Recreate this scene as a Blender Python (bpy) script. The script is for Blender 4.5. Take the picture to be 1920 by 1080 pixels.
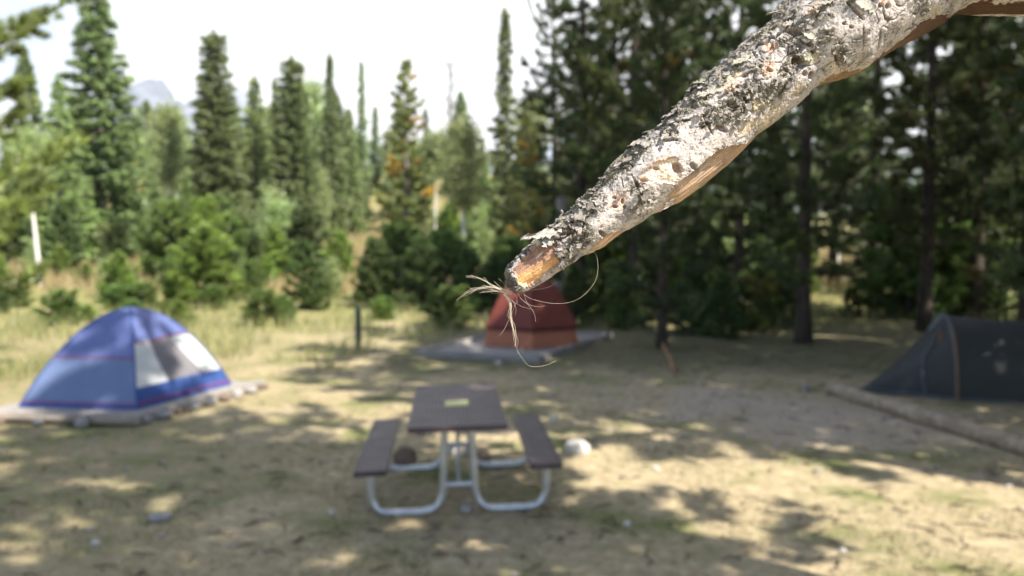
import bpy, math, random
import numpy as np
from mathutils import Vector, Matrix, noise as mnoise

for o in list(bpy.data.objects): bpy.data.objects.remove(o)
C = bpy.context.scene.collection
S = bpy.context.scene
PI = math.pi
rad = math.radians

# ---------------------------------------------------------------- camera, sky, sun
F_PX, HZ, CAM_H = 1600.0, 447.0, 2.12
PITCH = math.atan((540 - HZ) / F_PX)
FOCUS = 0.42
cd = bpy.data.cameras.new('camera'); cam = bpy.data.objects.new('camera', cd); C.objects.link(cam)
cd.sensor_width = 36.0; cd.lens = 36.0 * F_PX / 1920.0
cd.clip_start = 0.02; cd.clip_end = 20000
cam.location = (0, 0, CAM_H); cam.rotation_euler = (PI/2 - PITCH, 0, 0)
cd.dof.use_dof = True; cd.dof.focus_distance = FOCUS - 0.012; cd.dof.aperture_fstop = 9.8
S.camera = cam

SUN = Vector((0.52, -0.42, 0.80)).normalized()
W = bpy.data.worlds.new('World'); S.world = W; W.use_nodes = True
nt = W.node_tree; N = nt.nodes; L = nt.links
bg = N['Background']
sky = N.new('ShaderNodeTexSky'); sky.sky_type = 'NISHITA'; sky.sun_disc = False
sky.sun_elevation = math.asin(SUN.z); sky.sun_rotation = math.atan2(SUN.x, SUN.y)
sky.air_density = 1.0; sky.dust_density = 1.5; sky.altitude = 1800
tc = N.new('ShaderNodeTexCoord'); mp = N.new('ShaderNodeMapping'); mp.inputs['Scale'].default_value = (1.2, 1.2, 2.6)
nz = N.new('ShaderNodeTexNoise'); nz.inputs['Scale'].default_value = 1.7; nz.inputs['Detail'].default_value = 7; nz.inputs['Roughness'].default_value = 0.55
cr = N.new('ShaderNodeValToRGB'); cr.color_ramp.elements[0].position = 0.30; cr.color_ramp.elements[1].position = 0.47
mx = N.new('ShaderNodeMixRGB'); mx.inputs[2].default_value = (7.8, 7.9, 8.1, 1)
L.new(tc.outputs['Generated'], mp.inputs[0]); L.new(mp.outputs[0], nz.inputs['Vector']); L.new(nz.outputs[0], cr.inputs[0])
sxyz = N.new('ShaderNodeSeparateXYZ'); L.new(tc.outputs['Generated'], sxyz.inputs[0])
bank = N.new('ShaderNodeMapRange'); bank.interpolation_type = 'SMOOTHSTEP'; bank.inputs[1].default_value = .25; bank.inputs[2].default_value = .75; L.new(sxyz.outputs['Y'], bank.inputs[0])
bm_ = N.new('ShaderNodeMath'); bm_.operation = 'MULTIPLY'; L.new(cr.outputs[0], bm_.inputs[0]); L.new(bank.outputs[0], bm_.inputs[1]); gap = N.new('ShaderNodeVectorMath'); gap.operation = 'DISTANCE'; gap.inputs[1].default_value = (-.49, .855, .21); L.new(tc.outputs['Generated'], gap.inputs[0])
gr = N.new('ShaderNodeMapRange'); gr.interpolation_type = 'SMOOTHSTEP'; gr.inputs[1].default_value = .02; gr.inputs[2].default_value = .13; gr.inputs[3].default_value = .35; L.new(gap.outputs['Value'], gr.inputs[0])
gm = N.new('ShaderNodeMath'); gm.operation = 'MULTIPLY'; L.new(bm_.outputs[0], gm.inputs[0]); L.new(gr.outputs[0], gm.inputs[1]); L.new(gm.outputs[0], mx.inputs[0]); L.new(sky.outputs[0], mx.inputs[1]); L.new(mx.outputs[0], bg.inputs[0])
bg.inputs[1].default_value = 0.09

sd = bpy.data.lights.new('sun', 'SUN'); so = bpy.data.objects.new('sun', sd); C.objects.link(so)
sd.energy = 5.0; sd.angle = rad(0.5); sd.color = (1.0, 0.93, 0.82)
so.rotation_euler = SUN.to_track_quat('Z', 'Y').to_euler()
S.view_settings.view_transform = 'Standard'; S.view_settings.look = 'None'
S.view_settings.exposure = 1.4; S.view_settings.gamma = 1
S.cycles.max_bounces = 6; S.cycles.transparent_max_bounces = 8

CAMP = np.array([0, 0, CAM_H]); FW = np.array([0, math.cos(PITCH), -math.sin(PITCH)])
UP = np.array([0, math.sin(PITCH), math.cos(PITCH)]); RT = np.array([1.0, 0, 0])
def P3(px, py, d):            # a measured picture point at a chosen distance
    return CAMP + d*(FW + (px-960)/F_PX*RT + (540-py)/F_PX*UP)
def G2(px, py, z=0.0):        # a measured picture point on the ground
    r = FW + (px-960)/F_PX*RT + (540-py)/F_PX*UP
    return CAMP + r*((z-CAM_H)/r[2])

# ---------------------------------------------------------------- numpy noise
def _hash(ix, iy, iz, s=0):
    h = (ix.astype(np.int64)*374761393 + iy.astype(np.int64)*668265263 + iz.astype(np.int64)*2147483647 + s*144665) & 0xffffffff
    h = ((h ^ (h >> 13))*1274126177) & 0xffffffff
    h = ((h ^ (h >> 16))*2246822519) & 0xffffffff
    return ((h ^ (h >> 15)) & 0xffffff)/float(0xffffff)
def vnoise(p, s=0):
    i = np.floor(p); f = p-i; i = i.astype(np.int64); u = f*f*f*(f*(f*6-15)+10)
    r = 0
    for a in (0, 1):
        wa = u[:, 0] if a else 1-u[:, 0]
        for b in (0, 1):
            wb = u[:, 1] if b else 1-u[:, 1]
            for c in (0, 1):
                wc = u[:, 2] if c else 1-u[:, 2]
                r = r + wa*wb*wc*_hash(i[:, 0]+a, i[:, 1]+b, i[:, 2]+c, s)
    return r*2-1
def fbm(p, o=4, s=0, g=0.5):
    r = 0; a = 1.0; t = 0
    for k in range(o):
        r = r + a*vnoise(p*(2.03**k)+k*17.3, s+k); t += a; a *= g
    return r/t
def voro(p, s=0):
    i = np.floor(p).astype(np.int64); f1 = np.full(len(p), 9.0); f2 = np.full(len(p), 9.0); idv = np.zeros(len(p))
    for a in (-1, 0, 1):
        for b in (-1, 0, 1):
            for c in (-1, 0, 1):
                j = i+np.array([a, b, c])
                q = j+np.stack([_hash(j[:, 0], j[:, 1], j[:, 2], s+k) for k in (1, 2, 3)], 1)
                d = np.sqrt(((q-p)**2).sum(1)); hv = _hash(j[:, 0], j[:, 1], j[:, 2], s+9)
                n = d < f1
                f2 = np.where(n, f1, np.minimum(f2, d)); idv = np.where(n, hv, idv); f1 = np.where(n, d, f1)
    return f1, f2, idv
def sst(a, b, x):
    t = np.clip((x-a)/(b-a), 0, 1); return t*t*(3-2*t)

# ---------------------------------------------------------------- terrain
def gz(x, y):
    x = np.asarray(x, float); y = np.asarray(y, float)
    d = np.maximum(y-24, 0)
    lf = 1 - 0.55*sst(4, 30, x)
    h = 0.065*d*d/(d+12) + 0.06*np.maximum(y-62, 0)*sst(62, 95, y)
    h = np.where(y > 170, h - 0.06*(y-170)*1.5, h)
    h = np.maximum(h, -4)*lf
    far = sst(60, 20, y)
    n = 0.05*np.sin(x*0.9+1.3)*np.cos(y*0.7+0.4) + 0.03*np.sin(x*2.3+y*1.7)
    return h + n*0.6*sst(2.0, 9, np.hypot(x, y-8)) + 0.25*np.sin(x*.11+y*.07)*sst(30, 60, y)

# ---------------------------------------------------------------- mesh helpers
def mesh_np(name, V, Q=None, T=None, col=None, smooth=False):
    V = np.asarray(V, np.float32).reshape(-1, 3)
    nq = 0 if Q is None else len(Q); nt_ = 0 if T is None else len(T)
    me = bpy.data.meshes.new(name); me.vertices.add(len(V)); me.vertices.foreach_set('co', V.ravel())
    idx = []
    if nq: idx.append(np.asarray(Q, np.int32).ravel())
    if nt_: idx.append(np.asarray(T, np.int32).ravel())
    idx = np.concatenate(idx); me.loops.add(len(idx)); me.loops.foreach_set('vertex_index', idx)
    me.polygons.add(nq+nt_)
    st = np.concatenate([np.arange(nq)*4, nq*4+np.arange(nt_)*3]).astype(np.int32)
    me.polygons.foreach_set('loop_start', st)
    me.polygons.foreach_set('loop_total', np.concatenate([np.full(nq, 4), np.full(nt_, 3)]).astype(np.int32))
    me.polygons.foreach_set('use_smooth', np.full(nq+nt_, smooth))
    me.update(calc_edges=True)
    if col is not None:
        a = me.color_attributes.new('tint', 'FLOAT_COLOR', 'POINT')
        c = np.ones((len(V), 4), np.float32); c[:, :3] = col; a.data.foreach_set('color', c.ravel())
    return me
def link(name, me, mat, parent=None, loc=None):
    o = bpy.data.objects.new(name, me); C.objects.link(o)
    if mat is not None and not me.materials: me.materials.append(mat)
    if parent is not None: o.parent = parent
    if loc is not None: o.location = loc
    return o
def tag(o, label=None, cat=None, group=None, kind=None):
    if label: o['label'] = label
    if cat: o['category'] = cat
    if group: o['group'] = group
    if kind: o['kind'] = kind
    return o
def thing(name, label, cat, loc=(0, 0, 0), rz=0, group=None):
    o = bpy.data.objects.new(name, None); C.objects.link(o); o.empty_display_size = 0.2
    o.location = loc; o.rotation_euler = (0, 0, rz)
    return tag(o, label, cat, group)
class MB:
    def __init__(s): s.V = []; s.Q = []; s.T = []; s.n = 0
    def add(s, V, Q=(), T=()):
        V = np.asarray(V, float).reshape(-1, 3); s.V.append(V)
        if len(Q): s.Q.append(np.asarray(Q)+s.n)
        if len(T): s.T.append(np.asarray(T)+s.n)
        s.n += len(V); return s
    def tube(s, pts, r, k=8, cap=True):
        pts = np.asarray(pts, float); n = len(pts); r = np.full(n, r) if np.isscalar(r) else np.asarray(r, float)
        t = np.gradient(pts, axis=0); t /= np.linalg.norm(t, axis=1)[:, None]+1e-9
        u = np.cross(t[0], [0, 0, 1.0]);
        if np.linalg.norm(u) < 0.1: u = np.cross(t[0], [0, 1.0, 0])
        V = []
        for i in range(n):
            u = u - t[i]*np.dot(u, t[i]); u /= np.linalg.norm(u); w = np.cross(t[i], u)
            a = np.arange(k)/k*2*PI
            V.append(pts[i]+r[i]*(np.cos(a)[:, None]*u+np.sin(a)[:, None]*w))
        V = np.concatenate(V); Q = []
        for i in range(n-1):
            for j in range(k): Q.append((i*k+j, i*k+(j+1) % k, (i+1)*k+(j+1) % k, (i+1)*k+j))
        T = []
        if cap:
            V = np.concatenate([V, pts[:1], pts[-1:]]); m = n*k
            for j in range(k): T.append((m, (j+1) % k, j)); T.append((m+1, (n-1)*k+j, (n-1)*k+(j+1) % k))
        return s.add(V, Q, T)
    def box(s, c, d, rz=0, M=None):
        c = np.asarray(c, float); d = np.asarray(d, float)/2
        v = np.array([[x, y, z] for z in (-1, 1) for y in (-1, 1) for x in (-1, 1)])*d
        cc, ss = math.cos(rz), math.sin(rz); v = np.stack([v[:, 0]*cc-v[:, 1]*ss, v[:, 0]*ss+v[:, 1]*cc, v[:, 2]], 1)+c
        return s.add(v, [(0, 2, 3, 1), (4, 5, 7, 6), (0, 1, 5, 4), (2, 6, 7, 3), (0, 4, 6, 2), (1, 3, 7, 5)])
    def mesh(s, name, smooth=False):
        return mesh_np(name, np.concatenate(s.V), np.concatenate(s.Q) if s.Q else None, np.concatenate(s.T) if s.T else None, smooth=smooth)
    def build(s, name, mat, parent=None, smooth=True, loc=None, bevel=0):
        o = link(name, s.mesh(name, smooth), mat, parent, loc)
        if bevel:
            b = o.modifiers.new('bevel', 'BEVEL'); b.width = bevel; b.segments = 2; b.limit_method = 'ANGLE'
        if smooth:
            try: o.data.set_sharp_from_angle(angle=rad(40))
            except Exception: pass
        return o
def spline(pts, n):
    pts = np.asarray(pts, float); m = len(pts); out = []
    for t in np.linspace(0, m-1-1e-6, n):
        i = int(t); f = t-i
        p0 = pts[max(i-1, 0)]; p1 = pts[i]; p2 = pts[min(i+1, m-1)]; p3 = pts[min(i+2, m-1)]
        out.append(0.5*((2*p1)+(-p0+p2)*f+(2*p0-5*p1+4*p2-p3)*f*f+(-p0+3*p1-3*p2+p3)*f**3))
    return np.array(out)

# ---------------------------------------------------------------- materials
def mat(name, c1, c2=None, scale=8.0, rough=0.8, bump=0.0, metal=0.0, spec=0.3, detail=5, bscale=None, stretch=(1, 1, 1), ramp=(0.35, 0.65)):
    m = bpy.data.materials.new(name); m.use_nodes = True; n = m.node_tree.nodes; l = m.node_tree.links
    p = n['Principled BSDF']; p.inputs['Roughness'].default_value = rough; p.inputs['Metallic'].default_value = metal
    p.inputs['Specular IOR Level'].default_value = spec
    t = n.new('ShaderNodeTexCoord'); mpp = n.new('ShaderNodeMapping'); mpp.inputs['Scale'].default_value = stretch
    l.new(t.outputs['Object'], mpp.inputs[0])
    if c2 is None: c2 = tuple(x*0.72 for x in c1)
    z = n.new('ShaderNodeTexNoise'); z.inputs['Scale'].default_value = scale; z.inputs['Detail'].default_value = detail
    l.new(mpp.outputs[0], z.inputs['Vector'])
    r = n.new('ShaderNodeValToRGB'); r.color_ramp.elements[0].position = ramp[0]; r.color_ramp.elements[1].position = ramp[1]
    r.color_ramp.elements[0].color = (*c2, 1); r.color_ramp.elements[1].color = (*c1, 1)
    l.new(z.outputs[0], r.inputs[0]); l.new(r.outputs[0], p.inputs['Base Color'])
    if bump:
        z2 = n.new('ShaderNodeTexNoise'); z2.inputs['Scale'].default_value = bscale or scale*3; z2.inputs['Detail'].default_value = 6
        l.new(mpp.outputs[0], z2.inputs['Vector'])
        b = n.new('ShaderNodeBump'); b.inputs['Strength'].default_value = bump; b.inputs['Distance'].default_value = 0.02
        l.new(z2.outputs[0], b.inputs['Height']); l.new(b.outputs[0], p.inputs['Normal'])
    return m
def foliage_mat(name, var=0.4, trans=0.46):
    m = bpy.data.materials.new(name); m.use_nodes = True; n = m.node_tree.nodes; l = m.node_tree.links
    n.remove(n['Principled BSDF']); out = n['Material Output']
    a = n.new('ShaderNodeVertexColor'); a.layer_name = 'tint'
    oi = n.new('ShaderNodeObjectInfo'); hv = n.new('ShaderNodeHueSaturation')
    mr = n.new('ShaderNodeMapRange'); mr.inputs[3].default_value = 0.485; mr.inputs[4].default_value = 0.515
    mr2 = n.new('ShaderNodeMapRange'); mr2.inputs[3].default_value = 1-var/2; mr2.inputs[4].default_value = 1+var/2
    l.new(oi.outputs['Random'], mr.inputs[0]); l.new(oi.outputs['Random'], mr2.inputs[0])
    l.new(mr.outputs[0], hv.inputs['Hue']); l.new(mr2.outputs[0], hv.inputs['Value']); l.new(a.outputs[0], hv.inputs['Color'])
    d = n.new('ShaderNodeBsdfDiffuse'); t = n.new('ShaderNodeBsdfTranslucent'); mix = n.new('ShaderNodeMixShader'); mix.inputs[0].default_value = trans
    l.new(hv.outputs[0], d.inputs[0]); l.new(hv.outputs[0], t.inputs[0]); l.new(d.outputs[0], mix.inputs[1]); l.new(t.outputs[0], mix.inputs[2])
    g = n.new('ShaderNodeBsdfGlossy'); g.inputs['Roughness'].default_value = 0.45; mx2 = n.new('ShaderNodeMixShader'); mx2.inputs[0].default_value = 0.05
    l.new(mix.outputs[0], mx2.inputs[1]); l.new(g.outputs[0], mx2.inputs[2]); l.new(mx2.outputs[0], out.inputs[0])
    return m
M_needles = foliage_mat('needles'); M_leaves = foliage_mat('leaves', trans=0.45); M_grass = foliage_mat('grass_blades', trans=0.4)
M_bark_dark = mat('bark_dark', (0.10, 0.078, 0.062), (0.04, 0.032, 0.028), 6, 0.95, 0.8, stretch=(1, 1, .35))
M_bark_grey = mat('bark_grey', (0.24, 0.21, 0.18), (0.11, 0.09, 0.08), 6, 0.95, 0.8, stretch=(1, 1, .35))
M_aspen = mat('aspen_bark', (0.72, 0.70, 0.64), (0.30, 0.28, 0.25), 3, 0.8, 0.3, stretch=(1, 1, 2.2), ramp=(0.3, 0.42))
M_galv = mat('galvanised_steel', (0.62, 0.64, 0.66), (0.46, 0.48, 0.50), 14, 0.36, 0.05, metal=0.75, spec=0.5)
M_plast = mat('brown_coated_steel', (0.085, 0.062, 0.066), (0.05, 0.037, 0.04), 5, 0.5, 0.05, spec=0.3)
M_notice = mat('notice_yellow', (0.72, 0.70, 0.30), (0.62, 0.60, 0.25), 12, 0.6)
M_stone = mat('stone_pale', (0.62, 0.58, 0.52), (0.42, 0.39, 0.35), 7, 0.9, 0.5)
M_stoneg = mat('stone_grey', (0.36, 0.34, 0.32), (0.22, 0.21, 0.20), 7, 0.9, 0.5)
M_stoneb = mat('stone_brown', (0.22, 0.17, 0.13), (0.13, 0.10, 0.08), 7, 0.9, 0.5)
M_log = mat('log_bark', (0.42, 0.35, 0.26), (0.24, 0.19, 0.14), 4, 0.95, 0.9, stretch=(.35, 3, 3))
M_timber = mat('weathered_timber', (0.34, 0.32, 0.30), (0.22, 0.20, 0.19), 5, 0.9, 0.5, stretch=(.3, 3, 3))
M_gravel = mat('pad_gravel', (0.40, 0.37, 0.34), (0.24, 0.22, 0.20), 28, 0.95, 0.8)
M_post = mat('post_green', (0.05, 0.09, 0.07), (0.03, 0.055, 0.045), 9, 0.6)

# ---------------------------------------------------------------- trees
def unit(a): return a/(np.linalg.norm(a, axis=-1, keepdims=True)+1e-9)
def needles(P, D, k, Ln, w, spread, rng, col, cvar=0.25, tip=None):
    n = len(P); P = np.repeat(P, k, 0); D = np.repeat(D, k, 0)
    base = np.asarray(col, float)
    if base.ndim == 1: base = np.tile(base, (n, 1))
    c = base*(1+cvar*rng.normal(size=(n, 1))).clip(.35, 2.0); c = np.repeat(c, k, 0)*(1+0.12*rng.normal(size=(n*k, 1)))
    d = unit(D+spread*rng.normal(size=(n*k, 3))); s = unit(np.cross(d, rng.normal(size=(n*k, 3))))
    ll = Ln*rng.uniform(.6, 1.25, (n*k, 1)); ww = w*rng.uniform(.6, 1.3, (n*k, 1))
    P = P - d*ll*0.15 + rng.normal(size=P.shape)*Ln*0.12
    V = np.stack([P-s*ww*.5, P+s*ww*.5, P+d*ll], 1).reshape(-1, 3)
    T = np.arange(n*k*3).reshape(-1, 3)
    return V, T, np.repeat(np.clip(c, 0.004, 1), 3, 0)
def leafquads(P, k, size, spread, rng, col, cvar=0.25):
    n = len(P); P = np.repeat(P, k, 0)+rng.normal(size=(n*k, 3))*spread
    c = np.asarray(col)*(1+cvar*rng.normal(size=(n, 1))).clip(.4, 2); c = np.repeat(c, k, 0)*(1+.15*rng.normal(size=(n*k, 1)))
    a = unit(rng.normal(size=(n*k, 3))); b = unit(np.cross(a, rng.normal(size=(n*k, 3)))); s = size*rng.uniform(.6, 1.3, (n*k, 1))
    V = np.stack([P-a*s*.6, P+b*s*.42, P+a*s*.6, P-b*s*.42], 1).reshape(-1, 3)
    return V, np.arange(n*k*4).reshape(-1, 4), np.repeat(np.clip(c, .004, 1), 4, 0)
def trunk_mb(h, r, lean=(0, 0), seed=0, k=9, wob=0.01):
    rng = np.random.default_rng(seed+99); n = 14; t = np.linspace(0, 1, n)
    x = lean[0]*h*t + np.cumsum(rng.normal(size=n))*wob*h*.12; y = lean[1]*h*t+np.cumsum(rng.normal(size=n))*wob*h*.12
    x -= x[0]; y -= y[0]
    pts = np.stack([x, y, -0.15+t*(h+0.15)], 1); rr = r*(1-t)**0.8+0.008+r*0.35*np.exp(-t*h*3)
    return MB().tube(pts, rr, k), pts
def merge(a, b):
    for V in b.V: pass
    n0 = a.n
    for V in b.V: a.V.append(V)
    a.Q += [q+n0 for q in b.Q]; a.T += [q+n0 for q in b.T]; a.n += b.n
    return a.mesh('trunk', True)
def along(pts, z):
    return np.array([np.interp(z, pts[:, 2], pts[:, 0]), np.interp(z, pts[:, 2], pts[:, 1]), z])
def make_pine(seed, h=12, r=.17, zb=.25, wid=2.0, nb=70, tpb=11, k=10, Ln=.15, w=.035, col=(.075, .11, .04), prof=None, up=.25, limb=True, cvar=.3, lean=(0, 0), zmin=None, keep=None, warm=0.0, subs=3):
    rng = np.random.default_rng(seed); tm, tp = trunk_mb(h, r, lean, seed); lm = MB(); P = []; D = []; CC = []
    for i in range(nb):
        f = (i+rng.uniform(0, 1))/nb; z = h*(zb+(1-zb)*f**0.95)
        pr = (prof(f) if prof else (0.45+0.55*math.sin(min(1, f*1.6+.25)*PI*.5))*(1-f)**0.65)
        ln = max(.18, wid*pr*rng.uniform(.55, 1.2)); a = i*2.4+rng.uniform(-.5, .5)
        b0 = along(tp, min(z, h*.995)); dirv = np.array([math.cos(a), math.sin(a), 0])
        e = up*(0.3+f*1.3)+rng.uniform(-.22, .22)
        m = 6; tt = np.linspace(0, 1, m)[:, None]
        pts = b0+dirv*ln*tt+np.array([0, 0, 1.0])*(ln*(e*tt+0.18*tt**2*(1 if up > 0 else -0.2)-.12*np.sin(tt*PI)))+np.cumsum(rng.normal(size=(m, 3))*ln*.025, 0)
        if keep is not None and not keep(pts): continue
        if limb: lm.tube(pts, np.linspace(max(.012, r*.22*ln/wid), .006, m), 4, False)
        cw = np.array(col)*(1+rng.normal()*.12)
        if rng.random() < warm: cw = cw*np.array([1.9, 1.15, .7])
        for q in range(subs*2+1):
            s0 = rng.uniform(.25, .9); pb = pts[0]+(pts[-1]-pts[0])*s0; pb[2] = np.interp(s0, np.linspace(0, 1, m), pts[:, 2])
            sa = a+rng.choice([-1, 1])*rng.uniform(.4, 1.1); sl = ln*(1-s0*.6)*rng.uniform(.25, .5)
            if q == 0: pb = pts[m//2]; sa = a; sl = ln*.5; e2 = e
            else: e2 = up*rng.uniform(0, 1.4)
            pe = pb+np.array([math.cos(sa), math.sin(sa), e2])*sl
            if q == 0: pe = pts[-1]
            nn = max(2, int(tpb*sl/(wid*.35)))
            u = rng.uniform(.15, 1.05, (nn, 1)); pp = pb+(pe-pb)*u+rng.normal(size=(nn, 3))*.035
            P.append(pp); D.append(np.tile(unit(pe-pb)*.8+np.array([0, 0, .45]), (nn, 1))); CC.append(np.tile(cw, (nn, 1)))
    P = np.concatenate(P); D = np.concatenate(D); CC = np.concatenate(CC)
    V, T, c = needles(P, D, k, Ln, w, .62, rng, CC, cvar)
    return merge(tm, lm), None, mesh_np('crown', V, None, T, c)
def make_spruce(seed, h=14, r=.16, zb=.02, wid=1.7, nb=230, k=13, Ln=.30, w=.10, col=(.245, .315, .13), tipw=.08, ragged=.3, pw=.85, droop=.28, blunt=0.0):
    rng = np.random.default_rng(seed); tm, tp = trunk_mb(h, r, (0, 0), seed, 8, .004); P = []; D = []; lm = MB()
    for i in range(nb):
        f = (i+rng.uniform(0, 1))/nb; z = h*(zb+(1-zb)*f)
        ln = (wid*(max((1-f)**pw, blunt if f < .985 else .05)))*rng.uniform(1-ragged, 1+ragged*.5)+tipw
        a = i*2.4+rng.uniform(-.6, .6); b0 = along(tp, min(z, h*.998)); dv = np.array([math.cos(a), math.sin(a), 0])
        nn = max(3, int(15*ln/1.2)); u = rng.uniform(.1, 1, (nn, 1))**.75; dd = droop*rng.uniform(.4, 1.4)
        sd_ = np.array([-dv[1], dv[0], 0]); pp = b0+dv*ln*u+np.array([0, 0, 1])*(-ln*dd*u*1.1+ln*.25*u**3)+sd_*rng.normal(size=(nn, 1))*(.17*ln*(1.1-u))
        P.append(pp); D.append(np.tile(dv+np.array([0, 0, -.35]), (nn, 1)))
        if i % 4 == 0: lm.tube(np.array([b0, b0+dv*ln*.5+np.array([0, 0, -ln*dd*.5]), b0+dv*ln*.95+np.array([0, 0, -ln*dd*.8])]), [.03, .018, .006], 4, False)
    n0 = 10; P.append(np.stack([np.zeros(n0)+tp[-1, 0], np.zeros(n0)+tp[-1, 1], np.linspace(h*.96, h*1.01, n0)], 1)); D.append(np.tile([0, 0, 1.0], (n0, 1)))
    V, T, c = needles(np.concatenate(P), np.concatenate(D), k, Ln, w, .5, rng, col, .32)
    return merge(tm, lm), None, mesh_np('crown', V, None, T, c)
def make_aspen(seed, h=8, r=.1, zb=.3, wid=1.5, nb=40, col=(.16, .23, .10), lean=(0, 0), k=9, size=.085, n_clump=14, dead_top=0):
    rng = np.random.default_rng(seed); tm, tp = trunk_mb(h*(1+dead_top), r, lean, seed, 8, .012); lm = MB(); P = []
    for i in range(nb):
        f = (i+rng.uniform(0, 1))/nb; z = h*(zb+(1-zb)*f); a = i*2.4; ln = wid*(math.sin(min(1, f*1.3+.2)*PI*.5))*(1-f*.85)**.6*rng.uniform(.5, 1.15)
        b0 = along(tp, z); pe = b0+np.array([math.cos(a)*ln, math.sin(a)*ln, ln*rng.uniform(.3, .9)]); mid = (b0+pe)/2+np.array([0, 0, -.08*ln])
        lm.tube(np.array([b0, mid, pe]), [r*.3, r*.16, .008], 4, False)
        u = rng.uniform(.35, 1.05, (n_clump, 1)); P.append(b0+(pe-b0)*u+rng.normal(size=(n_clump, 3))*.22)
    V, Q, c = leafquads(np.concatenate(P), k, size, .13, rng, col, .25)
    return merge(tm, lm), None, mesh_np('crown', V, Q, None, c)

def tree(kind, meshes, bark, leaf, x, y, sx, sz, label, cat, group=None, rz=0.0, z=None):
    t = thing(kind, label, cat, (x, y, (float(gz(x, y)) if z is None else z)-.05), rz, group); t.scale = (sx, sx, sz)
    link('trunk', meshes[0], bark, t)
    if meshes[1] is not None: link('limbs', meshes[1], bark, t)
    link('crown', meshes[2], leaf, t)
    return t
def at(px, d):  # world x at picture column px and distance d
    return (px-960)/F_PX*d
def top_h(py, d, x):   # height above the ground that reaches picture row py
    r = FW+(540-py)/F_PX*UP
    return CAM_H+d*r[2]/r[1]-float(gz(x, d))

SP = [make_spruce(1, 14, wid=2.1, pw=.72, nb=300), make_spruce(2, 14, wid=2.1, blunt=.30, pw=.55, nb=300, ragged=.25), make_spruce(3, 12, wid=1.35, pw=.9, nb=200, tipw=.05, ragged=.4),
      make_spruce(4, 12, wid=1.25, pw=.95, nb=170, ragged=.6, col=(.24, .30, .12)), make_spruce(5, 8, wid=1.6, pw=.8, nb=170, col=(.28, .35, .13), Ln=.22, w=.08)]
PN = [make_pine(11, 12, wid=2.2, nb=110, zb=.04, k=14, Ln=.24, w=.06, col=(.22, .29, .09)), make_pine(12, 13, wid=2.4, nb=110, zb=.06, warm=.12, k=14, Ln=.24, w=.06, col=(.24, .25, .08)), make_pine(13, 12, wid=1.9, nb=85, zb=.05, k=14, Ln=.24, w=.06, col=(.29, .33, .10), warm=.2),
      make_pine(14, 11, wid=1.9, nb=110, zb=.02, k=14, Ln=.24, w=.06, col=(.22, .30, .09))]
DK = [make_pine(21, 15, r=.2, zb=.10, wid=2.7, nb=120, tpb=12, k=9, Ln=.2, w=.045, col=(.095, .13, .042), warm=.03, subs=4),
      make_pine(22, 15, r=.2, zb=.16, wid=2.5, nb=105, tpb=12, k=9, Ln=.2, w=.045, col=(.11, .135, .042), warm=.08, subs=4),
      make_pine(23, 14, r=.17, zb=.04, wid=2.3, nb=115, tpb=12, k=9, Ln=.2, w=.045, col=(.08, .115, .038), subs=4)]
YG = [make_pine(31, 2.6, r=.05, zb=.02, wid=.85, nb=46, tpb=8, k=13, Ln=.17, w=.045, col=(.24, .34, .075), up=.55, subs=3, prof=lambda f: (1-f)**.6*.9+.12),
      make_pine(32, 2.6, r=.05, zb=.02, wid=1.0, nb=50, tpb=8, k=13, Ln=.17, w=.045, col=(.17, .25, .065), up=.5, subs=3, prof=lambda f: (1-f)**.5*.9+.12),
      make_pine(33, 3.4, r=.06, zb=.02, wid=.95, nb=60, tpb=8, k=13, Ln=.18, w=.045, col=(.11, .165, .05), up=.45, subs=3, prof=lambda f: (1-f)**.55*.9+.12)]
AS = [make_aspen(41, 8, r=.125, zb=.74, lean=(-.055, 0), wid=1.9, nb=55, k=12, size=.12, col=(.33, .41, .17)), make_aspen(42, 9, r=.12, wid=1.7, zb=.45, col=(.35, .42, .18), nb=60, k=12, size=.12), make_aspen(43, 5, wid=1.7, zb=.03, col=(.32, .40, .16), r=.05, nb=60, k=12, size=.12)]
HS = {id(SP[0]): 14, id(SP[1]): 14, id(SP[2]): 12, id(SP[3]): 12, id(SP[4]): 8, id(PN[0]): 12, id(PN[1]): 13, id(PN[2]): 12, id(PN[3]): 11,
      id(DK[0]): 15, id(DK[1]): 15, id(DK[2]): 14, id(YG[0]): 2.6, id(YG[1]): 2.6, id(YG[2]): 3.4, id(AS[0]): 8, id(AS[1]): 9, id(AS[2]): 5}
trng = random.Random(5)
def put(kind, ms, px, d, py_top, label, cat, group=None, wide=1.0, bark=None, leaf=None, rz=None):
    x = at(px, d); hh = top_h(py_top, d, x); s = hh/HS[id(ms)]
    return tree(kind, ms, bark or M_bark_grey, leaf or M_needles, x, d, s*wide, s, label, cat, group, trng.uniform(0, 6.28) if rz is None else rz)

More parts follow.
